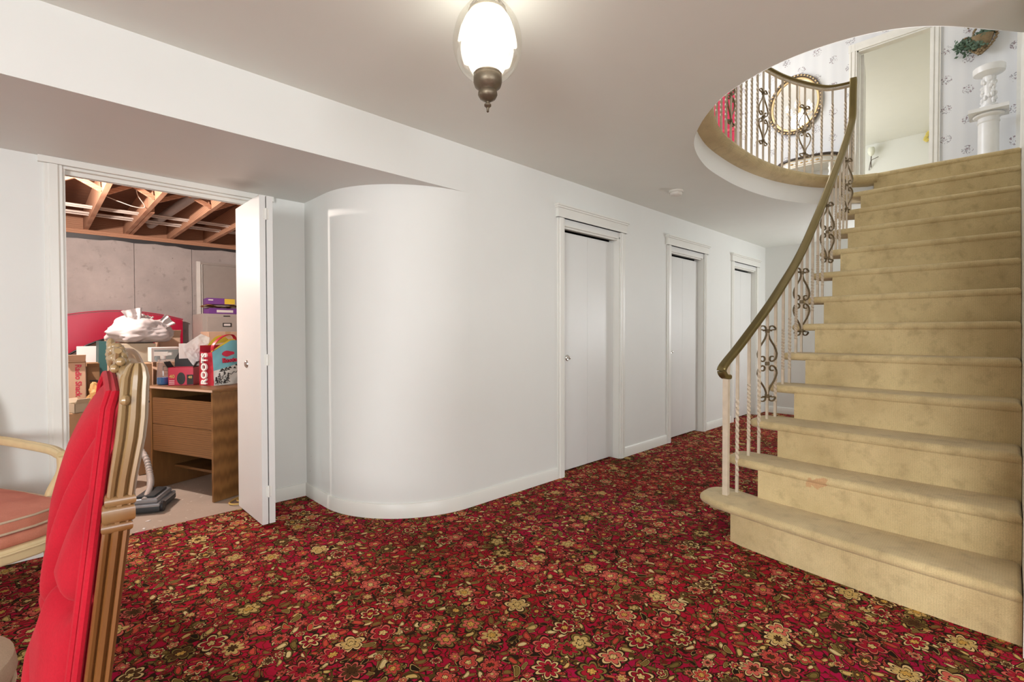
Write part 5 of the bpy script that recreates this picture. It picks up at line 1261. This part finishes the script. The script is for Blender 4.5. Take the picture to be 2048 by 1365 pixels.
# local: -y = front, origin at the centre of the back legs
so = [(-0.24, 0.0), (0.24, 0.0)]
fcurve = [(0.30, -0.40), (0.31, -0.52), (0.30, -0.62), (0.25, -0.69), (0.17, -0.72), (0.08, -0.73), (0, -0.735), (-0.08, -0.73), (-0.17, -0.72), (-0.25, -0.69), (-0.30, -0.62), (-0.31, -0.52), (-0.30, -0.40)]
seat_out = ([(-0.24, 0.0), (0.0, 0.0), (0.24, 0.0), (0.275, -0.2)] + fcurve + [(-0.275, -0.2)])[::-1]
def scl(p, k, c=(0, -0.33)): return [(c[0]+(x-c[0])*k, c[1]+(y-c[1])*k) for x, y in p]
rl = MB().round_prism(scl(seat_out, 1.0), 0.275, 0.335, 0.010, 3).build('seat_rail', 'cream_wood', ac)
MB().sweep([(x, y, 0.318) for x, y in scl(seat_out, 1.004)], circ(0.006, 8), closed=True).build('rail_moulding', 'cream_wood', rl)
MB().round_prism(scl(seat_out, 0.97), 0.335, 0.385, 0.02, 3).build('seat', 'pink_damask', ac)
cu = MB().round_prism(scl(seat_out, 0.955), 0.386, 0.445, 0.016, 4).build('cushion_side', 'pink_damask', ac)
def ctop(u, v):
    a = 2*PI*u; i = u*len(seat_out); k = int(i) % len(seat_out); f = i-int(i); S = scl(seat_out, 0.94); p = S[k]; q = S[(k+1) % len(S)]
    x = p[0]+(q[0]-p[0])*f; y = p[1]+(q[1]-p[1])*f; c = (0, -0.33); r = 1-v
    return Vector((c[0]+(x-c[0])*r, c[1]+(y-c[1])*r, 0.443+0.03*(1-r*r)+0.004*noise.noise((x*9, y*9, 2))))
MB().grid(ctop, 52, 10).build('seat_cushion', 'pink_damask', ac, angle=70)
for z in (0.394, 0.440): MB().sweep([(x, y, z) for x, y in scl(seat_out, 0.953)], circ(0.005, 8), closed=True).build('piping', 'cream_damask', cu)
for s in (-1, 1):
    st_ = spline([(s*0.235, 0.0, 0.30), (s*0.245, 0.02, 0.55), (s*0.25, 0.05, 0.80), (s*0.22, 0.075, 0.93)], 6)
    MB().sweep(st_, rrect(0.04, 0.045, 0.012), upv=(0, 1, 0)).build('back_stile', 'cream_wood', ac)
    arm = spline([(s*0.245, 0.02, 0.665), (s*0.27, -0.10, 0.665), (s*0.30, -0.28, 0.655), (s*0.32, -0.44, 0.645), (s*0.32, -0.54, 0.63)], 7)
    ar = MB().sweep(arm, rrect(0.042, 0.036, 0.012)).build('arm', 'cream_wood', ac)
    MB().sweep([p+Vector((0, 0, 0.015)) for p in arm], rrect(0.014, 0.012, 0.004)).build('arm_moulding', 'cream_wood', ar)
    mb = MB()
    for i in range(6): p = arm[i+1]; mb.ball(p+Vector((s*-0.022, 0, 0.006*math.sin(i*2))), (0.006, 0.011, 0.009), 8, 6)
    mb.build('carving', 'cream_wood_dark', ar)
    sp = spline([(s*0.32, -0.54, 0.63), (s*0.325, -0.52, 0.55), (s*0.305, -0.46, 0.44), (s*0.295, -0.45, 0.33)], 6)
    MB().sweep(sp, rrect(0.036, 0.040, 0.012), upv=(0, 1, 0)).build('arm_support', 'cream_wood', ac)
    for y, b in ((0.0, 0.07), (-0.60, -0.02)):
        x = s*(0.235 if y == 0 else 0.245); ps = spline([(x, y, 0.30), (x*1.03, y+b*0.1, 0.18), (x*0.98, y+b*0.6, 0.07), (x*1.02, y+b, 0.0)], 5)
        MB().sweep(ps, rrect(0.045, 0.045, 0.014), upv=(0, 1, 0), scale=[1-0.42*i/(len(ps)-1) for i in range(len(ps))]).build('leg', 'cream_wood', ac)
MB().sweep(spline([(-0.22, 0.075, 0.93), (-0.12, 0.085, 0.975), (0, 0.088, 0.995), (0.12, 0.085, 0.975), (0.22, 0.075, 0.93)], 6), rrect(0.04, 0.045, 0.012)).build('crest_rail', 'cream_wood', ac)
MB().sweep([(-0.24, 0.01, 0.50), (0.24, 0.01, 0.50)], rrect(0.03, 0.04, 0.01)).build('back_rail', 'cream_wood', ac)
mb = MB(); mb.grid(lambda u, v: Vector((-0.215+0.43*u, 0.02+0.055*v-0.03*math.sin(PI*u)*math.sin(PI*v), 0.51+0.43*v+0.03*v*math.sin(PI*u))), 16, 16); mb.grid(lambda u, v: Vector((-0.215+0.43*u, 0.025+0.055*v, 0.51+0.43*v+0.03*v*math.sin(PI*u))), 16, 16); mb.build('back_pad', 'pink_damask', ac, angle=60)

# cream round stool whose cushion edge shows at the side of the red chair
so_ = thing('round_stool', 'cream upholstered round stool with a dark red skirt beside the tufted chair', 'stool', (-0.235, 1.675, 0.0))
MB().lathe([(0.16, 0.345), (0.185, 0.355), (0.198, 0.385), (0.192, 0.42), (0.165, 0.445), (0.10, 0.458), (0.001, 0.462)], 40).build('cushion', 'cream_damask', so_)
MB().sweep([(0.190*math.cos(2*PI*i/40), 0.190*math.sin(2*PI*i/40), 0.352) for i in range(40)], circ(0.006, 8), closed=True).build('piping', 'cream_damask', so_)
MB().lathe([(0.165, 0.12), (0.178, 0.345)], 48, None, 16, 0.02).build('skirt', 'dark_red_cloth', so_)
for i in range(4): a = PI/4+i*PI/2; MB().lathe([(0.012, 0.0), (0.018, 0.03), (0.014, 0.06), (0.02, 0.13)], 12, Matrix.Translation((0.12*math.cos(a), 0.12*math.sin(a), 0))).build('leg', 'carved_walnut', so_)
